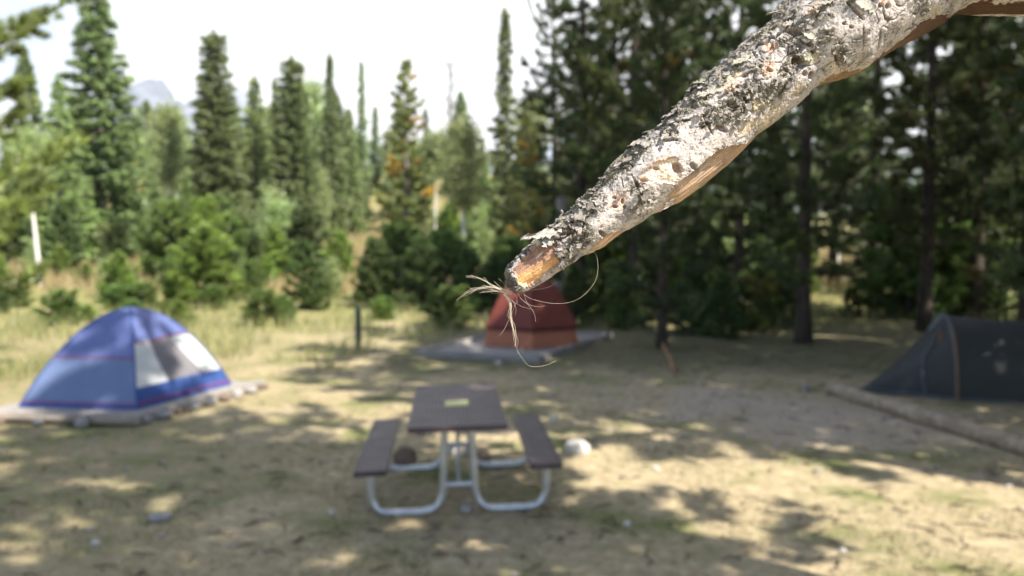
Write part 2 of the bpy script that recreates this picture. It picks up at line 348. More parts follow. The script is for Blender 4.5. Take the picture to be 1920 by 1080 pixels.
ZN = [(-60, 'at the far left edge'), (40, 'beside the white leaning aspen trunk'), (130, 'below the tallest spruce'), (215, 'just right of the tallest spruce'), (290, 'under the mountain gap'), (350, 'left of the first blunt-topped spruce'),
      (400, 'below the first blunt-topped spruce'), (450, 'between the two blunt-topped spruces'), (520, 'below the second blunt-topped spruce'), (585, 'under the needle-pointed spruce'), (650, 'at the left of the meadow slope'), (720, 'at the right of the meadow slope'),
      (770, 'below the loose-crowned yellow-green pine'), (820, 'under the bare-topped dead tree'), (870, 'by the white trunk above the thicket'), (920, 'left of the branch tip'), (965, 'right behind the branch tip'), (1030, 'above the red tent'), (1080, 'right of the red tent'),
      (1140, 'left of the slim low trunk'), (1215, 'at the slim low trunk'), (1280, 'right of the slim low trunk'), (1350, 'midway between slim and thickest trunk'), (1430, 'left of the thickest trunk'), (1490, 'behind the thickest trunk'), (1545, 'by the white trunk in the dark wood'),
      (1610, 'in the sunlit gap of the dark wood'), (1680, 'left of the second thick trunk'), (1740, 'behind the second thick trunk'), (1790, 'left above the grey tunnel tent'), (1850, 'behind the grey tunnel tent'), (1910, 'at the right edge'), (2000, 'beyond the right edge')]
used_labels = {}
def zlabel(kind, px, d, h, warm=None):
    z = min(ZN, key=lambda q: abs(q[0]-px))[1]
    size = 'knee-high' if h < .7 else 'waist-high' if h < 1.15 else 'head-high' if h < 2 else 'small' if h < 3.5 else 'middling' if h < 7 else 'tall'
    dist = 'at the clearing' if d < 26 else 'set back' if d < 36 else 'farther back' if d < 50 else 'far up the slope' if d < 80 else 'faint and distant'
    return ' '.join(f'{size} {kind} {z}, {dist}'.split()[:16])
BG = 'conifers of the wood beyond the meadow'
put('spruce_tree', SP[0], 196, 46, -40, 'tall dark spruce with a pointed top, tallest of the left wood', 'tree', BG, 1.35)
put('spruce_tree', SP[1], 410, 52, 62, 'tall blunt-topped spruce behind the bright young pines', 'tree', BG, 1.15)
put('spruce_tree', SP[4], 482, 60, 148, 'small pointed spruce between the two blunt-topped spruces', 'tree', BG, 1.05)
put('spruce_tree', SP[1], 552, 56, 108, 'blunt-topped spruce with a pale green slope to its right', 'tree', BG, 1.2)
put('spruce_tree', SP[3], 520, 62, 150, 'ragged narrow spruce close against the left of a blunt spruce', 'tree', BG, .9)
put('spruce_tree', SP[2], 622, 66, 108, 'very narrow needle-pointed spruce above the meadow slope', 'tree', BG, 1.0)
put('spruce_tree', SP[3], 682, 74, 118, 'thin ragged spruce with a bare tip above the meadow slope', 'tree', BG, .65)
put('spruce_tree', SP[4], 660, 68, 208, 'light green short spruce in front of a thin ragged one', 'tree', BG, .7)
put('pine_tree', PN[2], 762, 44, 112, 'yellow-green loose-crowned pine left of the pale aspens', 'tree', BG, 1.15)
put('pine_tree', PN[0], 800, 60, 205, 'shorter green pine behind the loose-crowned yellow-green pine', 'tree', BG, .6)
put('spruce_tree', SP[3], 948, 40, 22, 'tall thin-topped ragged spruce beside the dark wood', 'tree', BG, .95)
put('pine_tree', PN[1], 985, 31, 215, 'olive and rust tinged pine just behind the tip of the broken branch', 'tree', BG, 1.05)
put('pine_tree', PN[3], 905, 48, 260, 'mid green pine left of the thin-topped ragged spruce', 'tree', BG, .7)
put('spruce_tree', SP[4], 118, 42, 150, 'dim spruce behind the overhanging pine boughs', 'tree', BG, 1.0)
put('spruce_tree', SP[0], 60, 44, 90, 'dark spruce behind the white leaning aspen trunk', 'tree', BG, 1.0)
put('pine_tree', PN[2], 262, 50, 235, 'narrow yellow-green pine right of the tallest spruce', 'tree', BG, .55)
put('pine_tree', PN[3], 352, 40, 330, 'mid green pine in front of the blunt-topped spruce', 'tree', BG, .9)
put('pine_tree', PN[0], 425, 44, 385, 'rounded mid green pine at the foot of the blunt-topped spruce', 'tree', BG, .95)
put('spruce_tree', SP[4], 460, 46, 360, 'dark low spruce among the pale aspen scrub', 'tree', BG, .7)
put('aspen_tree', AS[0], 74, 32, 262, 'leaning aspen with a bright white trunk and pale leaves by the left edge', 'tree', 'aspens', 1.1, M_aspen, M_leaves, 0)
put('aspen_tree', AS[1], 318, 55, 205, 'pale aspen with a thin white trunk, left of the mountain gap', 'tree', 'aspens', 1.0, M_aspen, M_leaves)
put('aspen_tree', AS[1], 335, 58, 225, 'second pale aspen close behind the thin white trunk', 'tree', 'aspens', .9, M_aspen, M_leaves)
put('aspen_tree', AS[2], 512, 42, 360, 'low pale aspen scrub between blunt spruce and dark low spruce', 'tree', 'aspens', .9, M_aspen, M_leaves)
put('aspen_tree', AS[2], 598, 58, 330, 'pale rounded aspen scrub at the left of the meadow slope', 'tree', 'aspens', .8, M_aspen, M_leaves)
dt = put('aspen_tree', AS[1], 868, 36, 232, 'pale aspen with a white trunk above the dark green thicket', 'tree', 'aspens', 1.15, M_aspen, M_leaves, 1.0)
put('aspen_tree', AS[0], 815, 40, 265, 'pale leafy aspen left of the white trunk above the thicket', 'tree', 'aspens', .8, M_aspen, M_leaves, 2.0)
put('aspen_tree', AS[1], 1568, 34, 120, 'aspen whose white trunk shows through the dark wood', 'tree', 'aspens', 1.0, M_aspen, M_leaves)
# bare topped snag
rs = np.random.default_rng(8); x0 = at(845, 50); hs = top_h(75, 50, x0); tm, tp = trunk_mb(hs, .14, (0, 0), 8); lm = MB()
for i in range(70):
    z = hs*rs.uniform(.45, .99); a = rs.uniform(0, 6.28); b = along(tp, z); ln = rs.uniform(.3, 1.3)*(1.15-z/hs)**.5
    lm.tube(spline([b, b+np.array([math.cos(a)*ln*.6, math.sin(a)*ln*.6, ln*.05]), b+np.array([math.cos(a)*ln, math.sin(a)*ln, ln*.5])], 5), np.linspace(.035, .012, 5), 4, False)
t = thing('dead_tree', 'grey bare-topped dead tree rising above the pale aspens', 'tree', (x0, 50, float(gz(x0, 50))), 0)
link('trunk', merge(tm, lm), M_bark_grey, t)

# young pines and thickets at the edge of the clearing
YP = 'young pines along the edge of the clearing'
yl = [(0, 222, 27, 478, 1.0, 'bright green young pine behind the blue tent'), (0, 385, 26, 428, 1.1, 'tall bright young pine right behind the blue tent'),
      (1, 345, 27, 470, 1.0, 'bushy young pine left of the tall bright one'), (2, 425, 28, 455, 1.0, 'darker young pine at the right of the tall bright one'),
      (2, 572, 25, 455, .9, 'dark bushy young pine standing alone left of the golden gap'), (1, 605, 27, 520, .9, 'low young pine touching the dark bushy one'),
      (1, 30, 26, 520, 1.2, 'low green young pine at the left edge of the picture'), (2, 5, 24, 545, 1.0, 'dark low young pine in the left corner behind the tent'),
      (1, 110, 29, 545, .9, 'very low young pine left of the bright one'), (2, 705, 26, 452, 1.0, 'young pine at the left end of the dark thicket'),
      (1, 745, 28, 430, 1.1, 'light topped young pine in the dark thicket'), (2, 790, 25, 448, 1.0, 'middle young pine of the dark thicket'),
      (1, 835, 27, 440, 1.1, 'rounded young pine of the dark thicket below the white trunk'), (2, 880, 25, 470, 1.0, 'young pine of the dark thicket left of the red tent'),
      (2, 925, 24, 480, 1.0, 'young pine right behind the branch tip'), (1, 965, 27, 450, 1.0, 'young pine behind the red tent'),
      (0, 500, 32, 480, .9, 'pale young pine in the grass left of the dark bushy one'), (1, 470, 30, 490, .9, 'low young pine beside the pale one')]
sr = random.Random(31)
for i in range(70):
    d = sr.uniform(27, 46); px = sr.uniform(-60, 1010)
    if 640 < px < 735 or (255 < px < 300 and d > 28) or (0 < px < 150 and d < 36) or (845 < px < 890): continue
    x = at(px, d); hh = sr.uniform(.5, 1.5) if d < 34 else sr.uniform(1.3, 3.2); k_ = sr.random()
    if k_ < .8: ms = YG[sr.choice([0, 0, 1, 2])]; kn = 'young_pine'; cat_ = 'young pine'; bk = M_bark_dark; lf = M_needles; lb = 'young pine crowding the green edge of the clearing'
    else: ms = AS[2]; kn = 'aspen_shrub'; cat_ = 'shrub'; bk = M_aspen; lf = M_leaves; lb = 'low pale aspen shrub crowding the green edge of the clearing'
    gl = lb.replace('crowding', 'filling'); lb = zlabel('green young pine' if 'young' in kn else 'pale aspen shrub', px, d, hh)
    s = hh/HS[id(ms)]; tree(kn, ms, bk, lf, x, d, s*sr.uniform(1.0, 1.5), s, lb, cat_, gl, sr.uniform(0, 6.28))
for i in range(26):
    d = sr.uniform(20.5, 25.5); px = sr.uniform(-40, 900)
    if 590 < px < 700 or (40 < px < 110): continue
    x = at(px, d); ms = YG[sr.choice([0, 1, 1])]; s = sr.uniform(.35, .95)/HS[id(ms)]
    tree('young_pine', ms, M_bark_dark, M_needles, x, d, s*1.9, s, zlabel('bushy seedling pine', px, d, s*HS[id(ms)]), 'young pine', 'seedling pines in the grass', sr.uniform(0, 6.28))
for v, px, d, py, wd, lb in yl:
    put('young_pine', YG[v], px, d, py, lb, 'young pine', YP, wd*1.3, M_bark_dark)

# dark wood on the right
DW = 'pines of the dark wood on the right'
dl = [(0, 1510, 17.3, .8, 'thickest dark pine trunk standing between branch and meadow'), (1, 1735, 19.5, .8, 'dark pine trunk left of the grey tunnel tent top'),
      (1, 1185, 22, .9, 'dark pine with its trunk high above the branch middle'), (2, 1243, 16.6, .62, 'slim dark pine with a low bare trunk right of the red tent'),
      (2, 1090, 23, .9, 'dark pine at the left edge of the dark wood'), (0, 1300, 24, .9, 'dark pine behind the slim low trunk'), (2, 1385, 21, .85, 'dark pine left of the thickest trunk'),
      (1, 1835, 22, .85, 'dark pine directly behind the grey tunnel tent'), (0, 1640, 25, .9, 'dark pine seen between the two thick trunks'), (0, 1930, 19, .9, 'dark pine at the right edge of the picture'),
      (2, 1440, 29, .9, 'dark pine deep in the wood left of the thickest trunk'), (0, 1150, 30, .9, 'dark pine deep in the wood behind the red tent'), (1, 1560, 33, .9, 'dark pine deep in the wood beside the white aspen trunk'),
      (2, 1780, 28, .9, 'dark pine deep in the wood between tent and thick trunk'), (1, 1040, 33, .8, 'olive green pine where the dark wood ends on the left'), (0, 1880, 30, .9, 'dark pine deep in the wood near the right edge')]
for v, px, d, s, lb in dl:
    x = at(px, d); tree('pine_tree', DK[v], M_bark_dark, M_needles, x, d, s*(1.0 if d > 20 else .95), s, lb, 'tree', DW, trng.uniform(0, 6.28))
ul = [(2, 1080, 20.5, 500, 'low dark pine right behind the red tent'), (2, 1130, 22, 470, 'dark undergrowth pine right of the red tent'), (1, 1175, 20, 505, 'undergrowth pine left of the slim low trunk'),
      (2, 1300, 19, 490, 'undergrowth pine right of the slim low trunk'), (2, 1360, 18.5, 515, 'undergrowth pine midway between the slim and the thick trunk'), (1, 1425, 19.5, 500, 'undergrowth pine left of the thick trunk'),
      (2, 1470, 21, 470, 'undergrowth pine close behind the thick trunk'), (1, 1600, 23, 540, 'low undergrowth pine in the sunlit gap'), (2, 1690, 24, 520, 'undergrowth pine left of the second thick trunk'), (2, 1860, 22, 500, 'undergrowth pine behind the grey tunnel tent')]
for v, px, d, py, lb in ul: put('young_pine', YG[v], px, d, py, lb, 'young pine', 'undergrowth pines in the dark wood', 1.15, M_bark_dark)

ur = random.Random(12)
UG = ['bushy undergrowth pine in the middle of the dark wood', 'pale aspen shrub catching the sun inside the dark wood']
for i in range(46):
    d = ur.uniform(22, 44); px = ur.uniform(1040, 1960); x = at(px, d); hh = ur.uniform(1.3, 3.4); k_ = int(ur.random() < .3); ms = AS[2] if k_ else YG[ur.choice([0, 1, 1, 2])]
    if abs(px-1585) < 45 and d < 33: continue
    s = hh/HS[id(ms)]; tree('aspen_shrub' if k_ else 'young_pine', ms, M_aspen if k_ else M_bark_dark, M_leaves if k_ else M_needles, x, d, s*ur.uniform(1.1, 1.5), s, zlabel('pale sunlit aspen shrub' if k_ else 'dark undergrowth pine', px, d, hh), 'shrub' if k_ else 'young pine', UG[k_].replace('catching', 'with'), ur.uniform(0, 6.28))
# wood closing the view, each tree its own
rr = random.Random(77)
for i in range(90):
    d = rr.uniform(40, 110); px = rr.uniform(-150, 1080)
    if 575 < px < 760 and d < 106: d = rr.uniform(106, 125)
    if 130 < px < 290 and d < 60: d = rr.uniform(62, 90)
    if rr.random() < .72: ms = SP[rr.choice([0, 2, 3, 4, 4])]; kn = 'spruce_tree'; bk = M_bark_grey; lf = M_needles
    else: ms = AS[rr.choice([1, 2])]; kn = 'aspen_tree'; bk = M_aspen; lf = M_leaves
    x = at(px, d); hh = rr.uniform(.62, 1.15)*d*.105*(1 if d > 60 else .85); s = hh/HS[id(ms)]
    tree(kn, ms, bk, lf, x, d, s*rr.uniform(1.1, 1.6), s, zlabel('spire-shaped spruce' if kn == 'spruce_tree' else 'pale leafy aspen', px, d, hh), 'tree', 'far wood up the slope', rr.uniform(0, 6.28))
for i in range(26):
    d = rr.uniform(34, 75); px = rr.uniform(1080, 2200); x = at(px, d); ms = DK[rr.choice([0, 1, 2])]; s = rr.uniform(.75, 1.0)
    tree('pine_tree', ms, M_bark_dark, M_needles, x, d, s, s, zlabel('dark wood pine', px, d, 15*s), 'tree', 'pines deep inside the dark wood', rr.uniform(0, 6.28))

# big pine whose boughs reach in at the left edge
ms = make_pine(51, 11, r=.16, zb=.12, wid=2.6, nb=75, tpb=11, k=26, Ln=.19, w=.03, col=(.20, .235, .06), up=.5, warm=0, subs=4)
tree('pine_tree', ms, M_bark_grey, M_needles, at(-118, 13.5), 13.5, 1.08, 1, 'near pine whose yellow-green boughs reach in at the top left corner', 'tree', None, .6)

# trees standing outside the picture whose shade falls on the camp
def shade(v, x, y, s, rz=0): tree('pine_tree', DK[v], M_bark_dark, M_needles, x, y, s, s, 'pine beside the camp that shades the clearing', 'tree', 'pines beside the camp', rz)
for v, x, y, s, rz in [(0, 7.7, 6.9, .8, 0), (1, 8.9, 8.6, .9, 2), (2, 8.0, 11.0, 1.05, 3), (0, 10.6, 9.2, .95, 4), (2, 10.2, 13.2, 1.05, 5), (0, 12.8, 7, .85, 2.2), (1, 12.6, 11.2, 1, 1.1), (0, 12.3, 15.6, 1.05, .4), (1, 15.5, 13, 1, 0), (2, 16.5, 17, 1, 1), (0, 18, 11, 1, 2)]:
    shade(v, x, y, s, rz)
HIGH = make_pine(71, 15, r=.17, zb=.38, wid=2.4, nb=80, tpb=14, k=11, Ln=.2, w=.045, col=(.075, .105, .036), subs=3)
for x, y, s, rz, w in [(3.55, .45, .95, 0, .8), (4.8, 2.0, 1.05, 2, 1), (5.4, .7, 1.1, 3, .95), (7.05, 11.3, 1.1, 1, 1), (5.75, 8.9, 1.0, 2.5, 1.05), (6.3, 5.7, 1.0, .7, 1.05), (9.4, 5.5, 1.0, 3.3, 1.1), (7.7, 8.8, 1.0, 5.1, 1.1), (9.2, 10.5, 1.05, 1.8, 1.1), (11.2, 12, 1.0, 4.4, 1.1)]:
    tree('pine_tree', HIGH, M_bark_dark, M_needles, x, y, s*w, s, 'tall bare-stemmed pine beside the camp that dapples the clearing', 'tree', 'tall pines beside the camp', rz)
# the pine that carries the broken branch, just outside the right edge
def keep_(pts):
    a = np.array([.1, .42, 2.1])-np.array([.583, .207, 0]); s_ = np.array(SUN); e = np.linspace(0, 1, 12)[:, None]; p = pts[0]+(pts[-1]-pts[0])*e; d = p-a; t = np.clip(d@s_, 0, 99); m = np.linalg.norm(d-t[:, None]*s_, axis=1)
    fwd = (p[:, 2]-CAM_H)/np.maximum(p[:, 1]+.25, .05) < .36
    return m.min() > .62 and not (fwd & (p[:, 1] > -.25)).any()
msn = make_pine(61, 9.5, r=.14, zb=.40, wid=2.6, nb=64, tpb=12, k=12, Ln=.14, w=.022, col=(.07, .11, .04), up=.4, keep=keep_, subs=3)
H2 = make_pine(73, 15, r=.13, zb=.26, wid=2.3, nb=80, tpb=10, k=9, Ln=.2, w=.045, col=(.095, .13, .042), subs=3)
tree('pine_tree', H2, M_bark_dark, M_needles, 3.45, 3.9, 1.05, 1.0, 'slim pine standing just right of the clearing foreground', 'tree', None, 4)
tnn = tree('pine_tree', msn, M_bark_dark, M_needles, .583, .207, 1, 1, 'pine at the right of the camera that carries the broken branch', 'tree', None, 0)
tnn.location.z = -.05


# ---------------------------------------------------------------- ground, mountain, haze
def axis(lo, hi, near0, near1, step, grow=1.12):
    a = list(np.arange(near0, near1, step)); s = step; v = near1
    while v < hi: a.append(v); s *= grow; v += s
    a.append(hi); s = step; v = near0-step; b = []
    while v > lo: b.append(v); s *= grow; v -= s
    b.append(lo); return np.array(b[::-1]+a)
ax = axis(-5000, 5000, -14, 14, .16); ay = axis(-3000, 6000, 2, 26, .16)
X, Y = np.meshgrid(ax, ay); nx, ny = len(ax), len(ay)
Z = gz(X, Y)+np.where(np.hypot(X, Y-12) < 22, .012*fbm(np.stack([X.ravel()*3, Y.ravel()*3, X.ravel()*0], 1), 3).reshape(X.shape), 0)
ii = np.arange((nx-1)*(ny-1)); i0 = (ii//(nx-1))*nx+ii % (nx-1)
me = mesh_np('ground', np.stack([X, Y, Z], -1).reshape(-1, 3), np.stack([i0, i0+1, i0+nx+1, i0+nx], 1), smooth=True)
def ground_mat():
    m = bpy.data.materials.new('clearing_ground'); m.use_nodes = True; n = m.node_tree.nodes; l = m.node_tree.links; p = n['Principled BSDF']
    p.inputs['Roughness'].default_value = 1; p.inputs['Specular IOR Level'].default_value = .1
    g = n.new('ShaderNodeNewGeometry')
    def noise(sc, det=5, ro=.55, st=None):
        z = n.new('ShaderNodeTexNoise'); z.inputs['Scale'].default_value = sc; z.inputs['Detail'].default_value = det; z.inputs['Roughness'].default_value = ro
        if st:
            q = n.new('ShaderNodeMapping'); q.inputs['Scale'].default_value = st; l.new(g.outputs['Position'], q.inputs[0]); l.new(q.outputs[0], z.inputs['Vector'])
        else: l.new(g.outputs['Position'], z.inputs['Vector'])
        return z.outputs[0]
    def ramp(src, a, b, ca=(0, 0, 0), cb=(1, 1, 1)):
        r = n.new('ShaderNodeValToRGB'); e = r.color_ramp.elements; e[0].position = a; e[1].position = b; e[0].color = (*ca, 1); e[1].color = (*cb, 1)
        l.new(src, r.inputs[0]); return r.outputs[0]
    def mix(f, a, b, mode='MIX'):
        x = n.new('ShaderNodeMixRGB'); x.blend_type = mode
        for k, v in ((0, f), (1, a), (2, b)):
            if isinstance(v, (int, float)): x.inputs[k].default_value = v
            elif isinstance(v, tuple): x.inputs[k].default_value = (*v, 1)
            else: l.new(v, x.inputs[k])
        return x.outputs[0]
    dry = ramp(noise(9, 8, .7), .3, .72, (.24, .19, .115), (.57, .475, .305))
    green = ramp(noise(14, 6), .3, .7, (.09, .115, .04), (.23, .25, .09))
    c = mix(ramp(noise(.9, 5, .6), .50, .66), dry, green)
    dirt = ramp(noise(22, 8, .75), .3, .7, (.27, .215, .17), (.62, .53, .42))
    # worn gravelly ground: strip from the table's far end to the right hand tent
    sx = n.new('ShaderNodeSeparateXYZ'); l.new(g.outputs['Position'], sx.inputs[0])
    def math_(op, a, b=None, c_=None):
        x = n.new('ShaderNodeMath'); x.operation = op
        for k, v in enumerate((a, b, c_)):
            if v is None: continue
            if isinstance(v, (int, float)): x.inputs[k].default_value = v
            else: l.new(v, x.inputs[k])
        return x.outputs[0]
    yy = math_('SUBTRACT', sx.outputs['Y'], math_('ADD', math_('MULTIPLY', sx.outputs['X'], -.35), 11.4))
    xx = math_('MULTIPLY', math_('SUBTRACT', sx.outputs['X'], 3.6), .42)
    rd = math_('ADD', math_('MULTIPLY', math_('MULTIPLY', yy, yy), .28), math_('MULTIPLY', xx, xx))
    rd = math_('ADD', rd, math_('MULTIPLY', math_('SUBTRACT', noise(1.3, 4), .5), 2.4))
    c = mix(ramp(rd, .1, 2.2, (.85, .85, .85), (0, 0, 0)), c, dirt)
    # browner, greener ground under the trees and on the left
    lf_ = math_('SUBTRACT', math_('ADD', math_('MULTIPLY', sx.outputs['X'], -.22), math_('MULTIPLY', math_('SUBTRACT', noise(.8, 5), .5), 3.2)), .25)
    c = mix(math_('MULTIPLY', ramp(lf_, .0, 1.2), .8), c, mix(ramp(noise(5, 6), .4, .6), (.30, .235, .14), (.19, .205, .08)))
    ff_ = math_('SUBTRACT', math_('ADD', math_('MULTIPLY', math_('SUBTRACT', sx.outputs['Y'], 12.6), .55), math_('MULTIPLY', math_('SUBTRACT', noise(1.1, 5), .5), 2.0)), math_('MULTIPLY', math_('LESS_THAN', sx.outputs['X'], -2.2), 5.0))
    c = mix(math_('MULTIPLY', ramp(ff_, .0, 1.3), .85), c, mix(ramp(noise(3, 6), .42, .6), (.155, .125, .085), (.13, .15, .06)))  # brown needle litter, its colour darkened to stand for shade under the trees
    gb = ramp(noise(35, 4), .60, .72); c = mix(math_('MULTIPLY', gb, .5), c, (.56, .48, .35))
    litter = ramp(noise(6, 8, .8), .56, .64); c = mix(math_('MULTIPLY', litter, .6), c, (.12, .085, .06))
    # meadow colour farther off: longer golden grass
    fy = ramp(math_('MULTIPLY', sx.outputs['Y'], .02), .36, .52)
    mead = ramp(noise(.5, 6, .7), .38, .72, (.17, .19, .065), (.46, .37, .19))
    c = mix(fy, c, mead)
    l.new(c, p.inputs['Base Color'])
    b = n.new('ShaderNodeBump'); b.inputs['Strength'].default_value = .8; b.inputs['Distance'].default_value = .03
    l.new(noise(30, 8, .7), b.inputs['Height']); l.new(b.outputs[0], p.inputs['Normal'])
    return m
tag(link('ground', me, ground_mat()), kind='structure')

def ridge(name, px0, px1, pts, dist, depth, seed, mt):
    n = 220; m = 60; px = np.linspace(px0, px1, n); base = np.interp(px, [p[0] for p in pts], [p[1] for p in pts])
    xs = (px-960)/F_PX*dist; hgt = (HZ-base)/F_PX*dist
    U = np.linspace(0, 1, m); V = []
    for j, u in enumerate(U):
        hh = hgt*np.where(u < .5, (u/.5)**1.15, ((1-u)/.5)**1.0); yy = dist+(u-.5)*depth
        V.append(np.stack([xs, np.full(n, yy), hh], 1))
    V = np.concatenate(V); sc = 1/260.0
    rn = 1-np.abs(fbm(V*np.array([sc, sc, sc*.6]), 6, seed, .55))*2
    V[:, 2] = V[:, 2]*(0.82+.22*rn)-4; V[:, 1] += 60*fbm(V*sc*1.7, 4, seed+5)
    i = np.arange((n-1)*(m-1)); a = (i//(n-1))*n+i % (n-1)
    return tag(link(name, mesh_np(name, V, np.stack([a, a+1, a+n+1, a+n], 1), smooth=True), mt), kind='structure')
M_rock = mat('mountain_rock', (.20, .22, .27), (.09, .11, .15), .006, .95, 0, ramp=(.4, .6))
M_woodhill = mat('forested_hill', (.06, .09, .055), (.035, .055, .035), .03, .95, 0)
ridge('mountain', -500, 900, [(-500, 300), (0, 270), (120, 240), (200, 205), (245, 165), (285, 135), (320, 165), (350, 190), (400, 175), (460, 150), (500, 185), (560, 225), (640, 255), (780, 300), (900, 330)], 3400, 1800, 3, M_rock)
ridge('hills', 300, 2400, [(300, 330), (430, 240), (520, 215), (640, 240), (700, 258), (800, 290), (900, 262), (1000, 285), (1300, 270), (2400, 300)], 2600, 1000, 9, M_woodhill)
hz_ = MB().box((0, 1900, 420), (9000, 5400, 980)); hm = hz_.mesh('haze')
hzm = bpy.data.materials.new('thin_haze'); hzm.use_nodes = True; hn = hzm.node_tree; hn.nodes.remove(hn.nodes['Principled BSDF'])
pv = hn.nodes.new('ShaderNodeVolumePrincipled'); pv.inputs['Color'].default_value = (.93, .96, 1, 1); pv.inputs['Density'].default_value = 0.00016; pv.inputs['Anisotropy'].default_value = .2
hn.links.new(pv.outputs[0], hn.nodes['Material Output'].inputs['Volume'])
hz_o = tag(link('haze', hm, hzm), kind='stuff')

# ---------------------------------------------------------------- grass, litter
def blades(name, XY, Ln, w, cols, rng, lean=.35, zoff=-.01):
    n = len(XY); z = gz(XY[:, 0], XY[:, 1])+zoff; P = np.column_stack([XY, z]); a = rng.uniform(0, 2*PI, n)
    s = np.stack([np.cos(a), np.sin(a), a*0], 1); ln = Ln*rng.uniform(.5, 1.3, (n, 1)); ww = w*rng.uniform(.6, 1.3, (n, 1))
    le = np.concatenate([rng.normal(size=(n, 2))*lean, np.ones((n, 1))], 1); m = P+unit(le)*ln*.55; le[:, :2] *= 2.2; t = m+unit(le)*ln*.5
    V = np.stack([P-s*ww*.5, P+s*ww*.5, m+s*ww*.35, m-s*ww*.35, t], 1).reshape(-1, 3); b = np.arange(n)*5
    Q = np.stack([b, b+1, b+2, b+3], 1); T = np.stack([b+3, b+2, b+4], 1)
    c = np.asarray(cols)[rng.integers(0, len(cols), n)]*(1+.2*rng.normal(size=(n, 1))).clip(.5, 1.6)
    return tag(link(name, mesh_np(name, V, Q, T, np.repeat(c, 5, 0)), M_grass), kind='stuff')
g = np.random.default_rng(3)
DRY = [(.56, .46, .28), (.48, .39, .22), (.38, .31, .16), (.26, .24, .11)]; GRN = [(.13, .17, .06), (.18, .20, .08), (.10, .14, .05), (.30, .28, .13)]
# short turf of the clearing, in patches
n = 150000; y = 3.6+14.5*g.random(n)**1.5; x = (g.random(n)-.5)*1.34*y
k = fbm(np.stack([x*1.1, y*1.1, x*0], 1), 4, 3)+.25*fbm(np.stack([x*6, y*6, x*0], 1), 2, 9) > .02
yy_ = y-(11.4-.35*x); worn = (.28*yy_**2+((x-3.6)*.42)**2) < 1.0
k &= (~worn) | (g.random(n) < .15)
tl = k & (g.random(n) < .15+.5*sst(.0, .5, fbm(np.stack([x*.6, y*.6, x*0+5], 1), 3, 13)+.15))
tag(blades('short_grass', np.stack([x, y], 1)[k & ~tl], .045, .006, DRY, g, .7), 'short dry straw coloured grass and litter covering the clearing', 'grass')
tag(blades('green_grass', np.stack([x, y], 1)[tl], .055, .006, GRN, g, .6), 'patches of short green grass in the clearing', 'grass')
# tall dry grass behind the blue tent and round the clearing's edge
n = 80000; y = 10.8+32*g.random(n)**1.6; x = (g.random(n)-.5)*1.5*y
ed = 14.3+1.2*np.sin(x*.8)+np.where(x > -2.6, 4.2, 0)-np.where(x < -4.6, 1.8, 0)+np.where(x > 3, 2.0, 0)
k = (y > ed) & (np.hypot(x-.7, y-16.8) > 2.6) & (fbm(np.stack([x*.7, y*.7, x*0], 1), 3, 5) > -.25)
pts = np.stack([x, y], 1)[k]; gsel = g.random(len(pts)) < np.where(pts[:, 0] > -2.2, .78, .45)
tag(blades('tall_grass', pts[~gsel], .36, .014, [(.40, .38, .15), (.32, .34, .12), (.24, .28, .09), (.50, .44, .22)], g, .28), 'tall golden dry grass round the clearing', 'grass')
tag(blades('meadow_grass', pts[gsel], .38, .014, GRN, g, .35), 'long green grass at the edge of the clearing', 'grass')
n = 60000; y = 30+75*g.random(n); x = (g.random(n)-.62)*1.1*y
tag(blades('hillside_grass', np.stack([x, y], 1), .6, .05, [(.50, .38, .19), (.42, .33, .16), (.24, .24, .10), (.55, .42, .24)], g, .3), 'golden grass up the hillside meadow', 'grass')
# fallen twigs, needles and cones
n = 900; y = 4+13*g.random(n)**1.4; x = (g.random(n)-.5)*1.3*y; tb_ = MB()
for xx, yy in zip(x, y):
    a = g.uniform(0, 6.28); l_ = g.uniform(.04, .22); z_ = float(gz(xx, yy)); dx, dy = math.cos(a)*l_/2, math.sin(a)*l_/2
    tb_.tube([(xx-dx, yy-dy, z_+.006), (xx+dy*.2, yy-dx*.2, z_+.022), (xx+dx, yy+dy, z_+.008)], [.004, .006, .003], 4, False)
tag(tb_.build('twig_litter', M_bark_dark), 'fallen twigs and litter strewn over the clearing', 'litter', kind='stuff')
# pebbles, uncountable
n = 2600; y = 4+14*g.random(n)**1.4; x = (g.random(n)-.5)*1.3*y
wn = (.28*(y-(11.4-.35*x))**2+((x-3.6)*.42)**2) < 2.2; k = (wn & (g.random(n) < .8)) | (g.random(n) < .12); x = x[k]; y = y[k]; n = len(x)
ico = np.array([[0, 0, 1], [.89, 0, .45], [.28, .85, .45], [-.72, .53, .45], [-.72, -.53, .45], [.28, -.85, .45], [.72, .53, -.45], [-.28, .85, -.45], [-.89, 0, -.45], [-.28, -.85, -.45], [.72, -.53, -.45], [0, 0, -1]], float)
icf = np.array([[0, 1, 2], [0, 2, 3], [0, 3, 4], [0, 4, 5], [0, 5, 1], [1, 6, 2], [2, 7, 3], [3, 8, 4], [4, 9, 5], [5, 10, 1], [6, 7, 2], [7, 8, 3], [8, 9, 4], [9, 10, 5], [10, 6, 1], [11, 7, 6], [11, 8, 7], [11, 9, 8], [11, 10, 9], [11, 6, 10]])
s = .012+.028*g.random((n, 1, 1))**3; V = ico[None]*s*g.uniform(.6, 1.2, (n, 12, 3))*np.array([1.2, 1, .6])+np.stack([x, y, gz(x, y)+.004], 1)[:, None, :]
cc = np.array([(.34, .29, .24), (.28, .25, .22), (.42, .37, .31)])[g.integers(0, 3, n)]
M_peb = foliage_mat('pebble', .1, 0.0)
